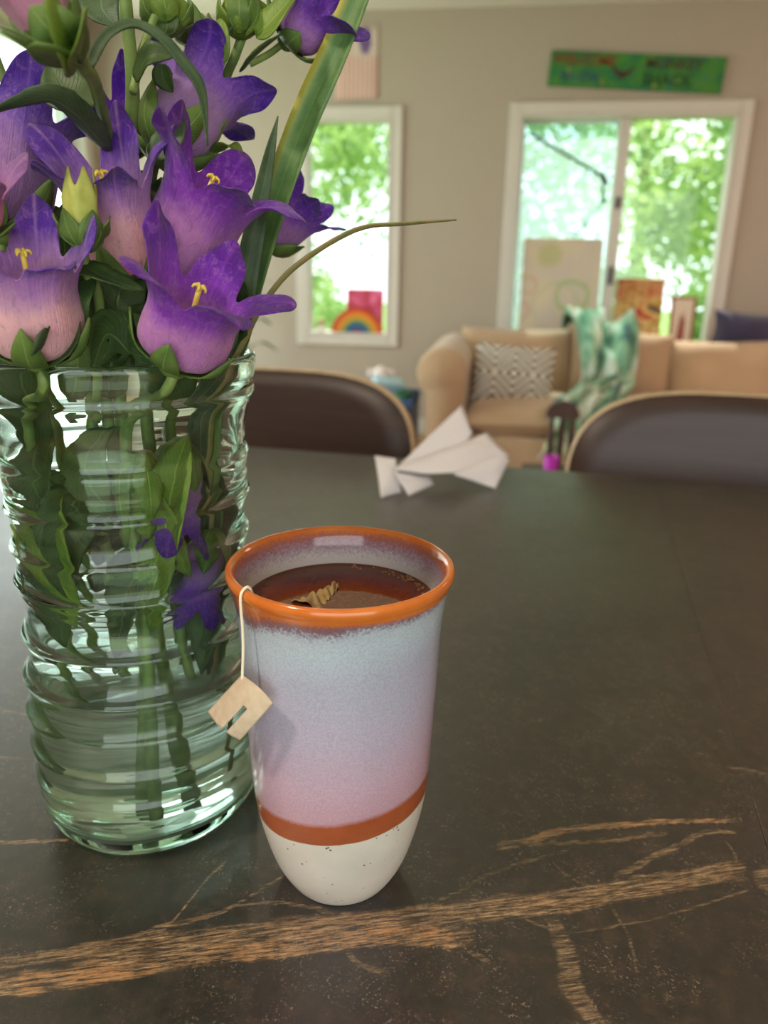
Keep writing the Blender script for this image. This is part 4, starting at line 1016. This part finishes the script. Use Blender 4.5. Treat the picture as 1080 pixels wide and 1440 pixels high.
# --- stem 3: centre bell and yellow-green bud
f3 = vp(-0.002, -0.006, 0.009)
s3 = stem_thing('flower stem with pale pink tubed violet bell and a closed yellow-green bud', f3)
b3 = P(184, 384, 0.300); stem(s3, [f3, vp(0.002, -0.004, 0.10), vp(-0.004, -0.006, 0.20), P(178, 430, 0.312), b3], [0.0028, 0.0026, 0.0020])
bell(s3, b3, P(150, 258, 0.278), 0.0150, 0.0205, 5, m_pet['pink'], (45, 60, 70, 70, 75), (1.15, 1.05, 0.7, 0.8, 1.2), 3)
bb = P(118, 350, 0.262); stem(s3, [vp(-0.006, -0.012, 0.195), P(140, 430, 0.275), bb-np.array([0, 0, 0.008]), bb], [0.0018, 0.0016], 'bud_stem')
bell_bud(s3, bb, P(111, 234, 0.258), 0.0058)
leaf(s3, [P(112, 372, 0.262), P(150, 392, 0.258), P(205, 410, 0.262)], 0.0062, m_leaf, seed=11, serr=0.08, hint=UP*1.0-FWD*0.6)
leaf(s3, [P(120, 380, 0.268), P(100, 420, 0.262), P(118, 470, 0.27)], 0.008, m_leaf, seed=12)
leaf(s3, [P(180, 460, 0.30), P(165, 420, 0.295), P(205, 350, 0.30)], 0.011, m_leaf, seed=13)
leaf(s3, [P(185, 500, 0.288), P(150, 470, 0.28), P(128, 520, 0.275)], 0.010, m_leaf, seed=14, serr=0.05)
# --- stem 4: front left bell
f4 = vp(-0.036, -0.004, 0.009)
s4 = stem_thing('flower stem with plump pink and lilac bell leaning over the left rim', f4)
b4 = P(56, 505, 0.268); stem(s4, [f4, vp(-0.034, -0.010, 0.10), vp(-0.034, -0.018, 0.19), b4-np.array([0, 0, 0.012]), b4], [0.0026, 0.0024, 0.0020])
bell(s4, b4, P(38, 372, 0.250), 0.0156, 0.0165, 0, m_pet['pink'], (40, 25, 100, 100, 40), (1.1, 1.0, 0.7, 0.7, 1.0), 4, bulge=1.10)
leaf(s4, [b4, P(62, 480, 0.248), P(62, 462, 0.243)], 0.0055, m_leaf_g, seed=15)
leaf(s4, [b4, P(95, 490, 0.26), P(112, 440, 0.265)], 0.006, m_leaf, seed=16)
leaf(s4, [vp(-0.034, -0.01, 0.17), P(20, 500, 0.30), P(-30, 440, 0.30)], 0.010, m_leaf, seed=17)
# --- stem 5: tall thick stem leaving the frame
f5 = vp(0.004, 0.012, 0.009)
s5 = stem_thing('tall thick flower stem with arching leaf rising through the middle', f5)
stem(s5, [f5, vp(0.004, 0.006, 0.10), vp(0.000, -0.002, 0.20), P(188, 330, 0.318), P(182, 240, 0.306), P(184, 180, 0.292), P(186, 110, 0.280), P(179, 30, 0.27), P(172, -60, 0.268)], [0.0030, 0.0028, 0.0025, 0.0024, 0.0022])
stem(s5, [P(187, 130, 0.277), P(200, 72, 0.280), P(222, 15, 0.285), P(238, -25, 0.288)], [0.0016, 0.0015], 'side_branch')
leaf(s5, [P(190, 112, 0.276), P(212, 78, 0.270), P(244, 80, 0.270)], 0.0048, m_leaf, seed=18, serr=0.05)
leaf(s5, [P(126, 96, 0.232), P(150, 54, 0.236), P(186, 38, 0.240), P(222, 55, 0.243), P(252, 88, 0.246), P(280, 130, 0.250), P(292, 205, 0.256)], 0.0026, m_leaf_g, seed=19, prof=([0, .1, .5, .8, 1], [.6, .8, 1, 1.1, .1]), fold=0.6)
leaf(s5, [P(150, -20, 0.28), P(142, 10, 0.275), P(164, 38, 0.272)], 0.008, m_leaf_g, seed=20)
bud(s5, P(240, 45, 0.29), P(228, -15, 0.29), 0.0085, m_leaf_l, 3)
leaf(s5, [P(232, 22, 0.287), P(235, 40, 0.284), P(228, 50, 0.283)], 0.005, m_leaf, seed=21)
# --- stem 6: upper right bell with a second behind
f6 = vp(0.010, 0.018, 0.072)
s6 = stem_thing('flower stem with lilac violet bell opening up and right, petals spread behind it', f6)
b6 = P(226, 214, 0.302); stem(s6, [f6, vp(0.010, 0.016, 0.10), vp(0.006, 0.010, 0.20), P(212, 330, 0.325), P(214, 250, 0.318), b6], [0.0026, 0.0024, 0.0018])
bell(s6, b6, P(284, 132, 0.318), 0.0160, 0.0175, 24, m_pet['violet2'], (105, 95, 95, 80, 100), (0.85, 1.2, 1.15, 0.9, 0.9), 6)
b7 = P(178, 205, 0.345); stem(s6, [vp(0.004, 0.014, 0.21), P(180, 300, 0.345), b7], [0.0016, 0.0014], 'side_branch')
bell(s6, b7, P(172, 165, 0.330), 0.0105, 0.0165, 6, m_pet['violet'], (35, 60, 50, 60, 40), (1.2, 1.2, 1, 1, 1.1), 7)
leaf(s6, [P(300, 210, 0.325), P(310, 190, 0.315), P(318, 168, 0.31)], 0.0052, m_leaf_l, seed=22)
leaf(s6, [P(302, 215, 0.322), P(325, 205, 0.315), P(344, 232, 0.315)], 0.0045, m_leaf_l, seed=23, hint=UP-0.4*FWD)
leaf(s6, [P(316, 290, 0.33), P(315, 250, 0.325), P(316, 205, 0.325)], 0.0010, m_dry, seed=24)
leaf(s6, [P(228, 90, 0.29), P(230, 110, 0.292), P(243, 130, 0.295)], 0.004, m_leaf, seed=25)
# --- stem 7: near blurred bud-flower at upper left
f7 = vp(-0.014, 0.008, 0.062)
s7 = stem_thing('hairy flower stem at the front carrying a blush pink bell in a big green calyx', f7)
b7b = P(88, 56, 0.214); stem(s7, [f7, vp(-0.016, 0.006, 0.10), vp(-0.012, -0.004, 0.20), P(165, 330, 0.325), P(154, 210, 0.295), P(136, 125, 0.250), P(116, 90, 0.228), b7b], [0.0028, 0.0026, 0.0022, 0.0022, 0.0024])
bell(s7, b7b, P(8, -48, 0.200), 0.0085, 0.012, 20, m_pet['blush'], (50,)*5, (1,)*5, 8, False)
for q, (x, y, hw) in enumerate(((-8, 34, 0.0062), (74, -14, 0.0085), (36, 66, 0.0050), (122, 10, 0.0066), (42, 10, 0.0085))):
    leaf(s7, [P(108, 92, 0.216), P((108+x)/2, (92+y)/2-3, 0.198), P(x, y, 0.194)], hw, m_leaf_l if q % 2 else m_sepal, seed=30+q, name='sepal', hint=-FWD, fold=0.1)
leaf(s7, [P(152, 212, 0.285), P(112, 165, 0.256), P(74, 140, 0.244), P(30, 146, 0.242), P(-30, 165, 0.244)], 0.0060, m_leaf_g, seed=26, serr=0.04, hint=UP*0.7-FWD*0.8, fold=0.3)
leaf(s7, [P(132, 150, 0.262), P(96, 130, 0.268), P(68, 90, 0.272)], 0.010, m_leaf, seed=27)
leaf(s7, [P(60, 130, 0.285), P(48, 118, 0.285), P(34, 112, 0.285)], 0.005, m_leaf, seed=28)
# --- stem 8: bell behind the blades
f8 = vp(0.026, 0.020, 0.078)
s8 = stem_thing('flower stem with small violet bell facing right behind the long blades', f8)
b8 = P(370, 342, 0.366); stem(s8, [f8, vp(0.026, 0.020, 0.10), vp(0.030, 0.024, 0.20), P(352, 400, 0.372), b8], [0.0024, 0.0022, 0.0016])
bell(s8, b8, P(424, 292, 0.360), 0.0122, 0.0125, 15, m_pet['violet'], (60,)*5, (1,)*5, 9)
leaf(s8, [P(320, 410, 0.34), P(318, 365, 0.335), P(330, 340, 0.335)], 0.012, m_leaf, seed=29)
# --- stem 9: bud cluster at upper right
f9 = vp(0.013, 0.022, 0.070)
s9 = stem_thing('flower stem with green bud cluster and a violet bell beside the long blade', f9)
stem(s9, [f9, vp(0.014, 0.022, 0.10), vp(0.014, 0.018, 0.20), P(285, 320, 0.345), P(296, 200, 0.335), P(316, 115, 0.325), P(332, 75, 0.318), P(350, 20, 0.315), P(356, -40, 0.312)], [0.0026, 0.0024, 0.002, 0.0018])
bud(s9, P(278, 66, 0.315), P(268, 14, 0.312), 0.0075, m_leaf_l, 11)
bud(s9, P(338, 52, 0.312), P(336, -14, 0.31), 0.0080, m_leaf_l, 12)
bud(s9, P(362, 44, 0.318), P(352, -4, 0.318), 0.0070, m_leaf_l, 13, leaves=4)
leaf(s9, [P(302, 88, 0.308), P(306, 58, 0.302), P(311, 26, 0.302)], 0.0062, m_leaf_l, seed=31, hint=-FWD)
leaf(s9, [P(342, 98, 0.312), P(362, 76, 0.302), P(398, 46, 0.306)], 0.0060, m_leaf, seed=32, serr=0.06)
leaf(s9, [P(318, 46, 0.31), P(324, 30, 0.308), P(328, 6, 0.308)], 0.003, m_leaf_g, seed=33)
leaf(s9, [P(360, 50, 0.31), P(386, 26, 0.306), P(420, -15, 0.306)], 0.0075, m_leaf_l, seed=34)
b9 = P(404, 56, 0.325); stem(s9, [P(352, 90, 0.322), P(380, 75, 0.325), b9], [0.0014, 0.0014], 'side_branch')
bell(s9, b9, P(446, 14, 0.318), 0.0125, 0.015, 40, m_pet['violet'], (70,)*5, (1,)*5, 10, False)
# --- stem 10: left upper bell
f10 = vp(-0.033, 0.010, 0.074)
s10 = stem_thing('flower stem with large dusky lilac bell at the left of the bouquet', f10)
b10 = P(8, 322, 0.290); stem(s10, [f10, vp(-0.034, 0.010, 0.10), vp(-0.038, 0.006, 0.20), P(5, 400, 0.30), b10], [0.0026, 0.0024, 0.0018])
bell(s10, b10, P(26, 180, 0.292), 0.0175, 0.0185, 40, m_pet['lilac'], (40, 70, 80, 70, 40), (1.1, 1, 1, 1, 1), 11)
bh = P(-34, 322, 0.25); bell(s10, bh, P(-42, 268, 0.240), 0.0095, 0.014, 0, m_pet['blush'], (60,)*5, (1,)*5, 12, False)
leaf(s10, [P(40, 350, 0.285), P(62, 335, 0.278), P(60, 330, 0.27)], 0.006, m_leaf, seed=35)
stem(s10, [vp(-0.032, 0.014, 0.19), P(40, 300, 0.32), P(20, 160, 0.31), P(-10, 70, 0.30)], [0.002, 0.0018], 'side_branch')
# --- dense dark leaves in the neck of the bouquet, shared by the nearest stems
lf = [(s1, 215, 470, 225, 420, 195, 380), (s3, 165, 480, 145, 430, 175, 385), (s3, 150, 505, 170, 470, 215, 455), (s4, 112, 505, 130, 460, 122, 410),
      (s2, 205, 430, 190, 350, 215, 300), (s10, 20, 505, 5, 460, -25, 430), (s2, 300, 500, 312, 450, 300, 400), (s6, 235, 330, 205, 290, 200, 240), (s9, 318, 480, 330, 430, 318, 390),
      (s4, 92, 520, 88, 450, 96, 370), (s3, 130, 520, 108, 470, 84, 400), (s10, 84, 420, 92, 350, 78, 290), (s3, 205, 520, 190, 470, 160, 420), (s4, 100, 560, 110, 510, 100, 460), (s5, 150, 560, 160, 500, 190, 440)]
for q, (r_, x0, y0, x1, y1, x2, y2) in enumerate(lf):
    leaf(r_, [P(x0, y0, 0.315), P(x1, y1, 0.308), P(x2, y2, 0.318)], 0.0095, m_leaf if q % 3 else m_leaf_g, seed=50+q, serr=0.05)
# leaves, a bud and petals pressed inside the vase
iv = [(s4, -0.034, -0.012, 0.165, -0.020, -0.034, 0.150, -0.010, -0.036, 0.110, 0.014, m_leaf_l), (s4, -0.034, -0.010, 0.185, -0.028, -0.026, 0.175, -0.022, -0.030, 0.150, 0.012, m_leaf),
      (s3, -0.004, -0.006, 0.190, 0.000, -0.034, 0.180, 0.010, -0.036, 0.160, 0.010, m_leaf), (s1, 0.012, -0.022, 0.170, 0.026, -0.030, 0.160, 0.034, -0.020, 0.130, 0.009, m_leaf_l),
      (s7, -0.014, 0.0, 0.150, -0.024, -0.026, 0.135, -0.020, -0.032, 0.095, 0.012, m_leaf), (s5, 0.004, 0.004, 0.140, 0.010, -0.028, 0.125, 0.004, -0.034, 0.090, 0.010, m_leaf),
      (s2, 0.016, -0.004, 0.130, 0.034, -0.012, 0.115, 0.036, -0.018, 0.080, 0.008, m_leaf), (s6, 0.008, 0.014, 0.15, -0.02, 0.02, 0.14, -0.032, 0.016, 0.10, 0.013, m_leaf), (s9, 0.014, 0.02, 0.17, 0.03, 0.02, 0.15, 0.036, 0.01, 0.11, 0.012, m_leaf),
      (s10, -0.035, 0.009, 0.14, -0.040, -0.006, 0.125, -0.036, -0.012, 0.085, 0.010, m_leaf), (s5, 0.002, 0.002, 0.17, -0.010, -0.032, 0.16, -0.014, -0.036, 0.12, 0.012, m_leaf)]
for q, (r_, a, b_, c_, d_, e_, f_, g_, h_, i_, hw, mt) in enumerate(iv):
    leaf(r_, [vp(a, b_, c_), vp(d_, e_, f_), vp(g_, h_, i_)], hw, mt, seed=70+q, serr=0.05, hint=(0, -1, 0.2))
bud(s1, vp(0.020, -0.026, 0.185), vp(0.022, -0.030, 0.150), 0.0095, m_leaf_l, 21)
bell(s2, vp(0.030, -0.012, 0.185), vp(0.028, -0.020, 0.150), 0.0105, 0.011, 10, m_pet['violet'], (40,)*5, (1,)*5, 14, False)
bell(s8, vp(0.036, -0.002, 0.145), vp(0.033, -0.012, 0.112), 0.0085, 0.010, 10, m_pet['violet'], (40,)*5, (1,)*5, 15, False)
# --- long blades
fb = vp(0.033, 0.004, 0.060)
gl = stem_thing('tall sword-shaped green and yellow blade leaves rising at the right of the bouquet', fb, 'sword_leaf_stalk', 'leaves')
pb = ([0, .15, .35, .6, .8, 1], [.5, .75, .85, .95, 1.0, .8])
leaf(gl, [fb, vp(0.034, 0.006, 0.10), vp(0.037, 0.006, 0.19), P(335, 480, 0.335), P(354, 400, 0.333), P(386, 292, 0.328), P(430, 172, 0.322), P(474, 72, 0.316), P(514, -30, 0.31)], 0.0072, m_blade, seed=40, prof=pb, fold=0.35, wave=0.03, name='blade', hint=-FWD-0.3*RIGHT)
leaf(gl, [fb, vp(0.032, 0.004, 0.10), vp(0.033, 0.004, 0.19), P(322, 490, 0.328), P(344, 392, 0.322), P(364, 292, 0.316), P(380, 212, 0.314), P(391, 163, 0.312)], 0.0060, m_leaf_g, seed=41, prof=([0, .3, .5, .65, .85, 1], [.6, .9, 1.0, .75, .35, .02]), fold=0.35, wave=0.03, name='blade', hint=-FWD+0.3*RIGHT)
leaf(gl, [P(366, 330, 0.335), P(382, 260, 0.333), P(394, 215, 0.332), P(401, 178, 0.332)], 0.0012, m_dry, seed=42, name='dry_blade', prof=([0, .5, 1], [1, .8, .1]))
solid_band = leaf(gl, [P(312, 440, 0.322), P(330, 446, 0.318), P(350, 438, 0.322)], 0.0018, m_leaf, seed=43, name='leaf_sheath', prof=([0, .5, 1], [.7, 1, .7]))
fgz = vp(0.036, -0.004, 0.02)
gz = stem_thing('thin curved grass blade bending far to the right in front of the window', fgz, 'grass_blade', 'grass')
leaf(gz, [fgz, vp(0.037, -0.004, 0.10), vp(0.040, -0.002, 0.19), P(346, 476, 0.312), P(376, 420, 0.308), P(420, 372, 0.304), P(500, 324, 0.298), P(570, 315, 0.292), P(642, 309, 0.288)], 0.0014, m_dry, seed=44, prof=([0, .4, .7, .9, 1], [.8, 1, .9, .6, .2]), fold=0.3, wave=0.02, name='blade', hint=UP-0.3*FWD)

# ------------------------------------------------------------------ mug
MA = np.array([-0.0572, 0.2680, TABLE_Z])
mo = [(0.0006, 0.0022), (0.0170, 0.0022), (0.0192, 0.0004), (0.0208, 0.0000), (0.0222, 0.0010), (0.0246, 0.0050), (0.0270, 0.0098), (0.0294, 0.0162), (0.0318, 0.0250), (0.0340, 0.0350), (0.0355, 0.0450), (0.0364, 0.0550), (0.0370, 0.0680),
      (0.0377, 0.0850), (0.0383, 0.1010), (0.0388, 0.1170), (0.0394, 0.1270), (0.0404, 0.1350), (0.0419, 0.1410), (0.0429, 0.1434), (0.0432, 0.1450), (0.0428, 0.1464), (0.0419, 0.1471), (0.0408, 0.1468), (0.0398, 0.1456)]
mi_ = [(0.0388, 0.1432), (0.0377, 0.1390), (0.0368, 0.1330), (0.0361, 0.1250), (0.0355, 0.1150), (0.0349, 0.0950), (0.0342, 0.0700), (0.0330, 0.0500), (0.0305, 0.0320), (0.0250, 0.0170), (0.0150, 0.0090), (0.0006, 0.0075)]
def smooth_prof(p, n=5): return catmull([(a, b_, 0) for a, b_ in p], n)[:, :2]
def mug_mat():
    b = NB('reactive_glaze'); x, y, z = b.sep(b.co('Object')); r = b.math('SQRT', b.math('ADD', b.math('MULTIPLY', x, x), b.math('MULTIPLY', y, y)))
    o_ = b.co('Object'); fine = b.noise(o_, 900, 3, 0.7); mid = b.noise(o_, 60, 3, 0.5); sp = b.noise(o_, 1250, 2, 0.6)
    zt = b.math('SUBTRACT', z, b.math('MULTIPLY', x, 0.125))
    zt = b.math('ADD', zt, b.math('MULTIPLY', b.math('SUBTRACT', mid, 0.5), 0.0016))
    zb = b.math('ADD', zt, b.math('MULTIPLY', b.math('SUBTRACT', mid, 0.5), 0.008))
    zb = b.math('ADD', zb, b.math('MULTIPLY', b.math('SUBTRACT', fine, 0.5), 0.012))
    gl = b.ramp(b.mapr(zb, 0.05, 0.147), [(0.0, s2l((190, 146, 156))), (0.18, s2l((192, 158, 174))), (0.42, s2l((180, 168, 188))), (0.66, s2l((170, 170, 188))), (0.80, s2l((178, 190, 200))), (0.865, s2l((176, 184, 194))), (0.90, s2l((120, 88, 100))), (0.935, s2l((150, 84, 58))), (0.95, s2l((190, 102, 44)))])
    # fine reactive mottling
    gl = b.mix(b.math('MULTIPLY', b.mapr(sp, 0.42, 0.60), 0.26), gl, s2l((128, 122, 142)))
    rimc = b.mix(b.mapr(mid, 0.35, 0.65), s2l((196, 100, 36)), s2l((208, 118, 52)))
    gl = b.mix(b.mapr(b.math('ADD', z, b.math('MULTIPLY', b.math('SUBTRACT', sp, 0.5), 0.002)), 0.1395, 0.1415), gl, rimc)
    band = b.mix(b.mapr(mid, 0.3, 0.7), s2l((150, 74, 40)), s2l((168, 88, 52)))
    stone = b.mix(b.mapr(mid, 0.3, 0.7), s2l((206, 198, 184)), s2l((216, 209, 196)))
    vd = b.voro(o_, 330); spk = b.math('MULTIPLY', b.mapr(vd, 0.20, 0.12), b.mapr(b.noise(o_, 300, 1), 0.52, 0.60))
    stone = b.mix(spk, stone, s2l((92, 70, 52)))
    c = b.mix(b.mapr(zt, 0.0430, 0.0434), stone, band)
    c = b.mix(b.mapr(b.math('ADD', zt, b.math('MULTIPLY', b.math('SUBTRACT', sp, 0.5), 0.0022)), 0.0522, 0.0545), c, gl)
    rough = b.mapr(zt, 0.0430, 0.056, 0.34, 0.12)
    return b.end(b.bsdf(c, rough, 0.5, b.bump(fine, 0.05, 0.0004)))
def mug_in_mat():
    b = NB('inner_glaze'); x, y, z = b.sep(b.co('Object')); o_ = b.co('Object'); fine = b.noise(o_, 900, 3, 0.7)
    zb = b.math('ADD', z, b.math('MULTIPLY', b.math('SUBTRACT', fine, 0.5), 0.012))
    gl = b.ramp(b.mapr(zb, 0.11, 0.147), [(0.0, s2l((120, 84, 84))), (0.30, s2l((160, 136, 140))), (0.44, s2l((216, 206, 200))), (0.66, s2l((206, 200, 200))), (0.80, s2l((158, 132, 148))), (0.90, s2l((150, 90, 84))), (0.97, s2l((196, 104, 44)))])
    return b.end(b.bsdf(gl, 0.12, 0.5))
po = smooth_prof(mo); pi_ = smooth_prof(mi_); allp = np.vstack([po, pi_]); nm_ = 128
mv, mf = lathe(allp*np.array([1.03, 1.0]), nm_, MA)
fm = [0 if (k//nm_) < len(po)-1 else 1 for k in range((len(allp)-1)*nm_)]+[0, 1]
mug = tag(obj('tea_mug', (mv, mf), None, mats=[mug_mat(), mug_in_mat()], fmat=fm), 'tall handleless ceramic mug, lavender glaze, orange rim and speckled base', 'mug')
# tea
TL = 0.1308
def tea_mat():
    b = NB('black_tea'); nz = b.noise(b.co(), 300, 2)
    return b.end(b.bsdf(b.mix(nz, s2l((84, 36, 16)), s2l((102, 46, 22))), 0.015, 0.5, IOR=1.5))
ri_t = 1.03*float(np.interp(TL, pi_[::-1, 1], pi_[::-1, 0]))
tea = thing('tea', MA+np.array([0, 0, 0.1]), 'brown tea filling the mug almost to the rim', 'drink')
obj('liquid', lathe([(0.0006, 0.0090), (0.0145, 0.0100), (0.0245, 0.0182), (0.0298, 0.0330), (0.0326, 0.0520), (0.0338, 0.0710), (0.0345, 0.0950), (ri_t-0.0004, TL-0.012), (ri_t+0.0002, TL+0.0008), (ri_t-0.0006, TL+0.0002), (ri_t-0.002, TL), (0.0006, TL)], 96, MA), tea_mat(), tea)
bubs = []
for k in range(46):
    a = math.radians(rng.uniform(18, 100)); rr_ = ri_t-rng.uniform(0.0008, 0.0045); bubs.append(uv_sphere(rng.uniform(0.0003, 0.0009), MA+np.array([rr_*math.cos(a), rr_*math.sin(a), TL]), 8, 6, (1, 1, 1)))
fo = obj('foam_bubbles', join(*bubs), plain('tea_foam', (150, 104, 74), 0.2, 0.1, 300), tea); fo['kind'] = 'stuff'
# teabag with string and tag
m_bagp = NB('tea_bag_paper')
_n = m_bagp.noise(m_bagp.co(), 160, 4); _c = m_bagp.ramp(_n, [(0.3, s2l((120, 88, 48))), (0.7, s2l((190, 160, 106)))])
m_bagp = m_bagp.end(m_bagp.bsdf(_c, 0.4, 0.5, m_bagp.bump(_n, 0.6, 0.002)))
m_tagp = NB('tag_paper'); _n = m_tagp.noise(m_tagp.co(), 300, 4)
_c = m_tagp.ramp(_n, [(0.3, s2l((226, 206, 178))), (0.7, s2l((240, 224, 200)))]); m_tagp = m_tagp.end(m_tagp.mixs(0.4, m_tagp.bsdf(_c, 0.8, 0.2), m_tagp.translucent(_c)))
m_string = plain('cotton_string', (236, 222, 196), 0.9, 0.05)
tz = TABLE_Z+TL
tbag = thing('tea_bag', on_z(440, 846, tz-0.02), 'tea bag floating in the mug, its string and paper tag over the rim', 'tea bag')
gA, gB = on_z(430, 852, tz), on_z(474, 821, tz+0.001)
def bagpt(u, v):
    c = gA*(1-u)+gB*u; side = np.cross((gB-gA)/np.linalg.norm(gB-gA), (0, 0, 1))
    w = 0.0075*(1-0.75*u)*(1-0.2*u); s = -1+2*v
    h = 0.0042*(1-abs(s)**1.3)*(1-0.55*u)*(0.7+0.3*math.sin(u*19+v*7))+0.0009*math.sin(31*u+13*v)
    return c+side*s*w+np.array([0, 0, -0.002+h+0.0012])
(vb, fb_), ub = grid(26, 13, bagpt); solid(obj('bag', (vb, fb_), m_bagp, tbag), 0.0004)
e0 = on_z(348, 846, TABLE_Z+0.1475)
rimp = on_z(316, 836, TABLE_Z+0.148); rimd = (rimp-MA)[:2]; rimd = np.array([*(rimd/np.linalg.norm(rimd)), 0.0])
def rp(r, z): return MA+rimd*r+np.array([0, 0, z])
spts = [on_z(432, 862, tz+0.001), rp(0.030, TL+0.0016), rp(0.0385, 0.1350), rp(0.0405, 0.1450), rp(0.0418, 0.1480), rp(0.0438, 0.1478), rp(0.0452, 0.1455), rp(0.0453, 0.1400), rp(0.0450, 0.133), rp(0.0452, 0.124), rp(0.0460, 0.114), rp(0.0466, 0.106)]
TP = spts[-1]; TD = float(np.dot(TP-CAM, FWD)); TPX = (540+F_PX*np.dot(TP-CAM, RIGHT)/TD, 720+F_PX*np.dot(TP-CAM, DOWN)/TD)
obj('string', tube(spts, 0.00055, 7, 8), m_string, tbag)
def TG(dx, dy, dd): return P(TPX[0]+dx, TPX[1]+dy, TD+dd)
cA, cB, cC, cD = TG(-48, 22, 0.010), TG(0, -30, -0.001), TG(44, 10, -0.010), TG(-3, 62, 0.0)
nT = 26
def tagpt(u, v):
    p = (cA*(1-u)+cB*u)*(1-v)+(cD*(1-u)+cC*u)*v
    bow = -0.0035*math.sin(PI*v)*1.0-0.0012*math.sin(PI*u)
    return p+FWD*bow+(UP*0.6+RIGHT*0.5)*0.0022*math.sin(PI*v)*u
(vt, ft), ut = grid(nT, nT, tagpt)
keep = []
for q, f_ in enumerate(ft):
    i, j = divmod(q, nT-1); u, v = (i+0.5)/(nT-1), (j+0.5)/(nT-1)
    if u < 0.62 and 0.50 < v < 0.66: continue
    keep.append(f_)
used = sorted({i for f_ in keep for i in f_}); mp = {k: q for q, k in enumerate(used)}
solid(obj('paper_tag', (vt[used], [[mp[i] for i in f_] for f_ in keep]), m_tagp, tbag), 0.0003)

# ------------------------------------------------------------------ paper napkin
m_nap = NB('napkin_paper'); _n = m_nap.noise(m_nap.co(), 260, 3)
m_nap = m_nap.end(m_nap.mixs(0.22, m_nap.bsdf(s2l((240, 236, 238)), 0.9, 0.15, m_nap.bump(_n, 0.25, 0.001)), m_nap.translucent(s2l((240, 236, 238)))))
def patch(c, bulge=0.0, nrm=(0, 0, 1), n=14, seed=0):
    rs = np.random.default_rng(seed); ph = rs.uniform(0, 6, 3); c = [np.asarray(q, float) for q in c]; nrm = np.asarray(nrm, float)
    def fn(u, v):
        p = (c[0]*(1-u)+c[1]*u)*(1-v)+(c[3]*(1-u)+c[2]*u)*v
        return p+nrm*(bulge*math.sin(PI*u)*math.sin(PI*v)+0.0015*math.sin(6*u+ph[0])*math.sin(5*v+ph[1]))
    return grid(n, n, fn)[0]
zt0 = TABLE_Z+0.0012
nk = thing('paper_napkin', on_z(610, 690), 'crumpled white paper napkin lying on the table near the far edge', 'napkin')
A0 = on_z(552, 664, zt0+0.012); dA = float(np.dot(A0-CAM, FWD))
n_t = on_z(575, 697, zt0); d1 = float(np.dot(n_t-CAM, FWD)); n_r = on_z(697, 687, zt0); d2 = float(np.dot(n_r-CAM, FWD))
solid(obj('fold', patch([P(553, 662, d1+0.02), P(640, 650, d2+0.03), P(664, 608, d2+0.06), P(649, 570, d2+0.08)], 0.006, UP, seed=1), m_nap, nk), 0.0012)
solid(obj('fold', patch([P(552, 662, d1+0.005), P(642, 666, d2-0.02), P(716, 642, d2+0.05), P(684, 609, d2+0.07)], 0.010, UP, seed=2), m_nap, nk), 0.0012)
solid(obj('fold', patch([P(638, 667, d2-0.02), n_r, P(716, 646, d2+0.045), P(700, 640, d2+0.03)], 0.004, -FWD, seed=3), m_nap, nk), 0.0012)
solid(obj('fold', patch([P(553, 664, d1+0.005), n_t, P(610, 681, d1+0.03), P(604, 671, d1+0.03)], 0.003, -FWD, seed=4), m_nap, nk), 0.0012)
solid(obj('fold', patch([P(527, 641, d1+0.03), on_z(536, 700, zt0), on_z(564, 692, zt0), P(556, 645, d1+0.03)], 0.004, -FWD, seed=5), m_nap, nk), 0.0012)
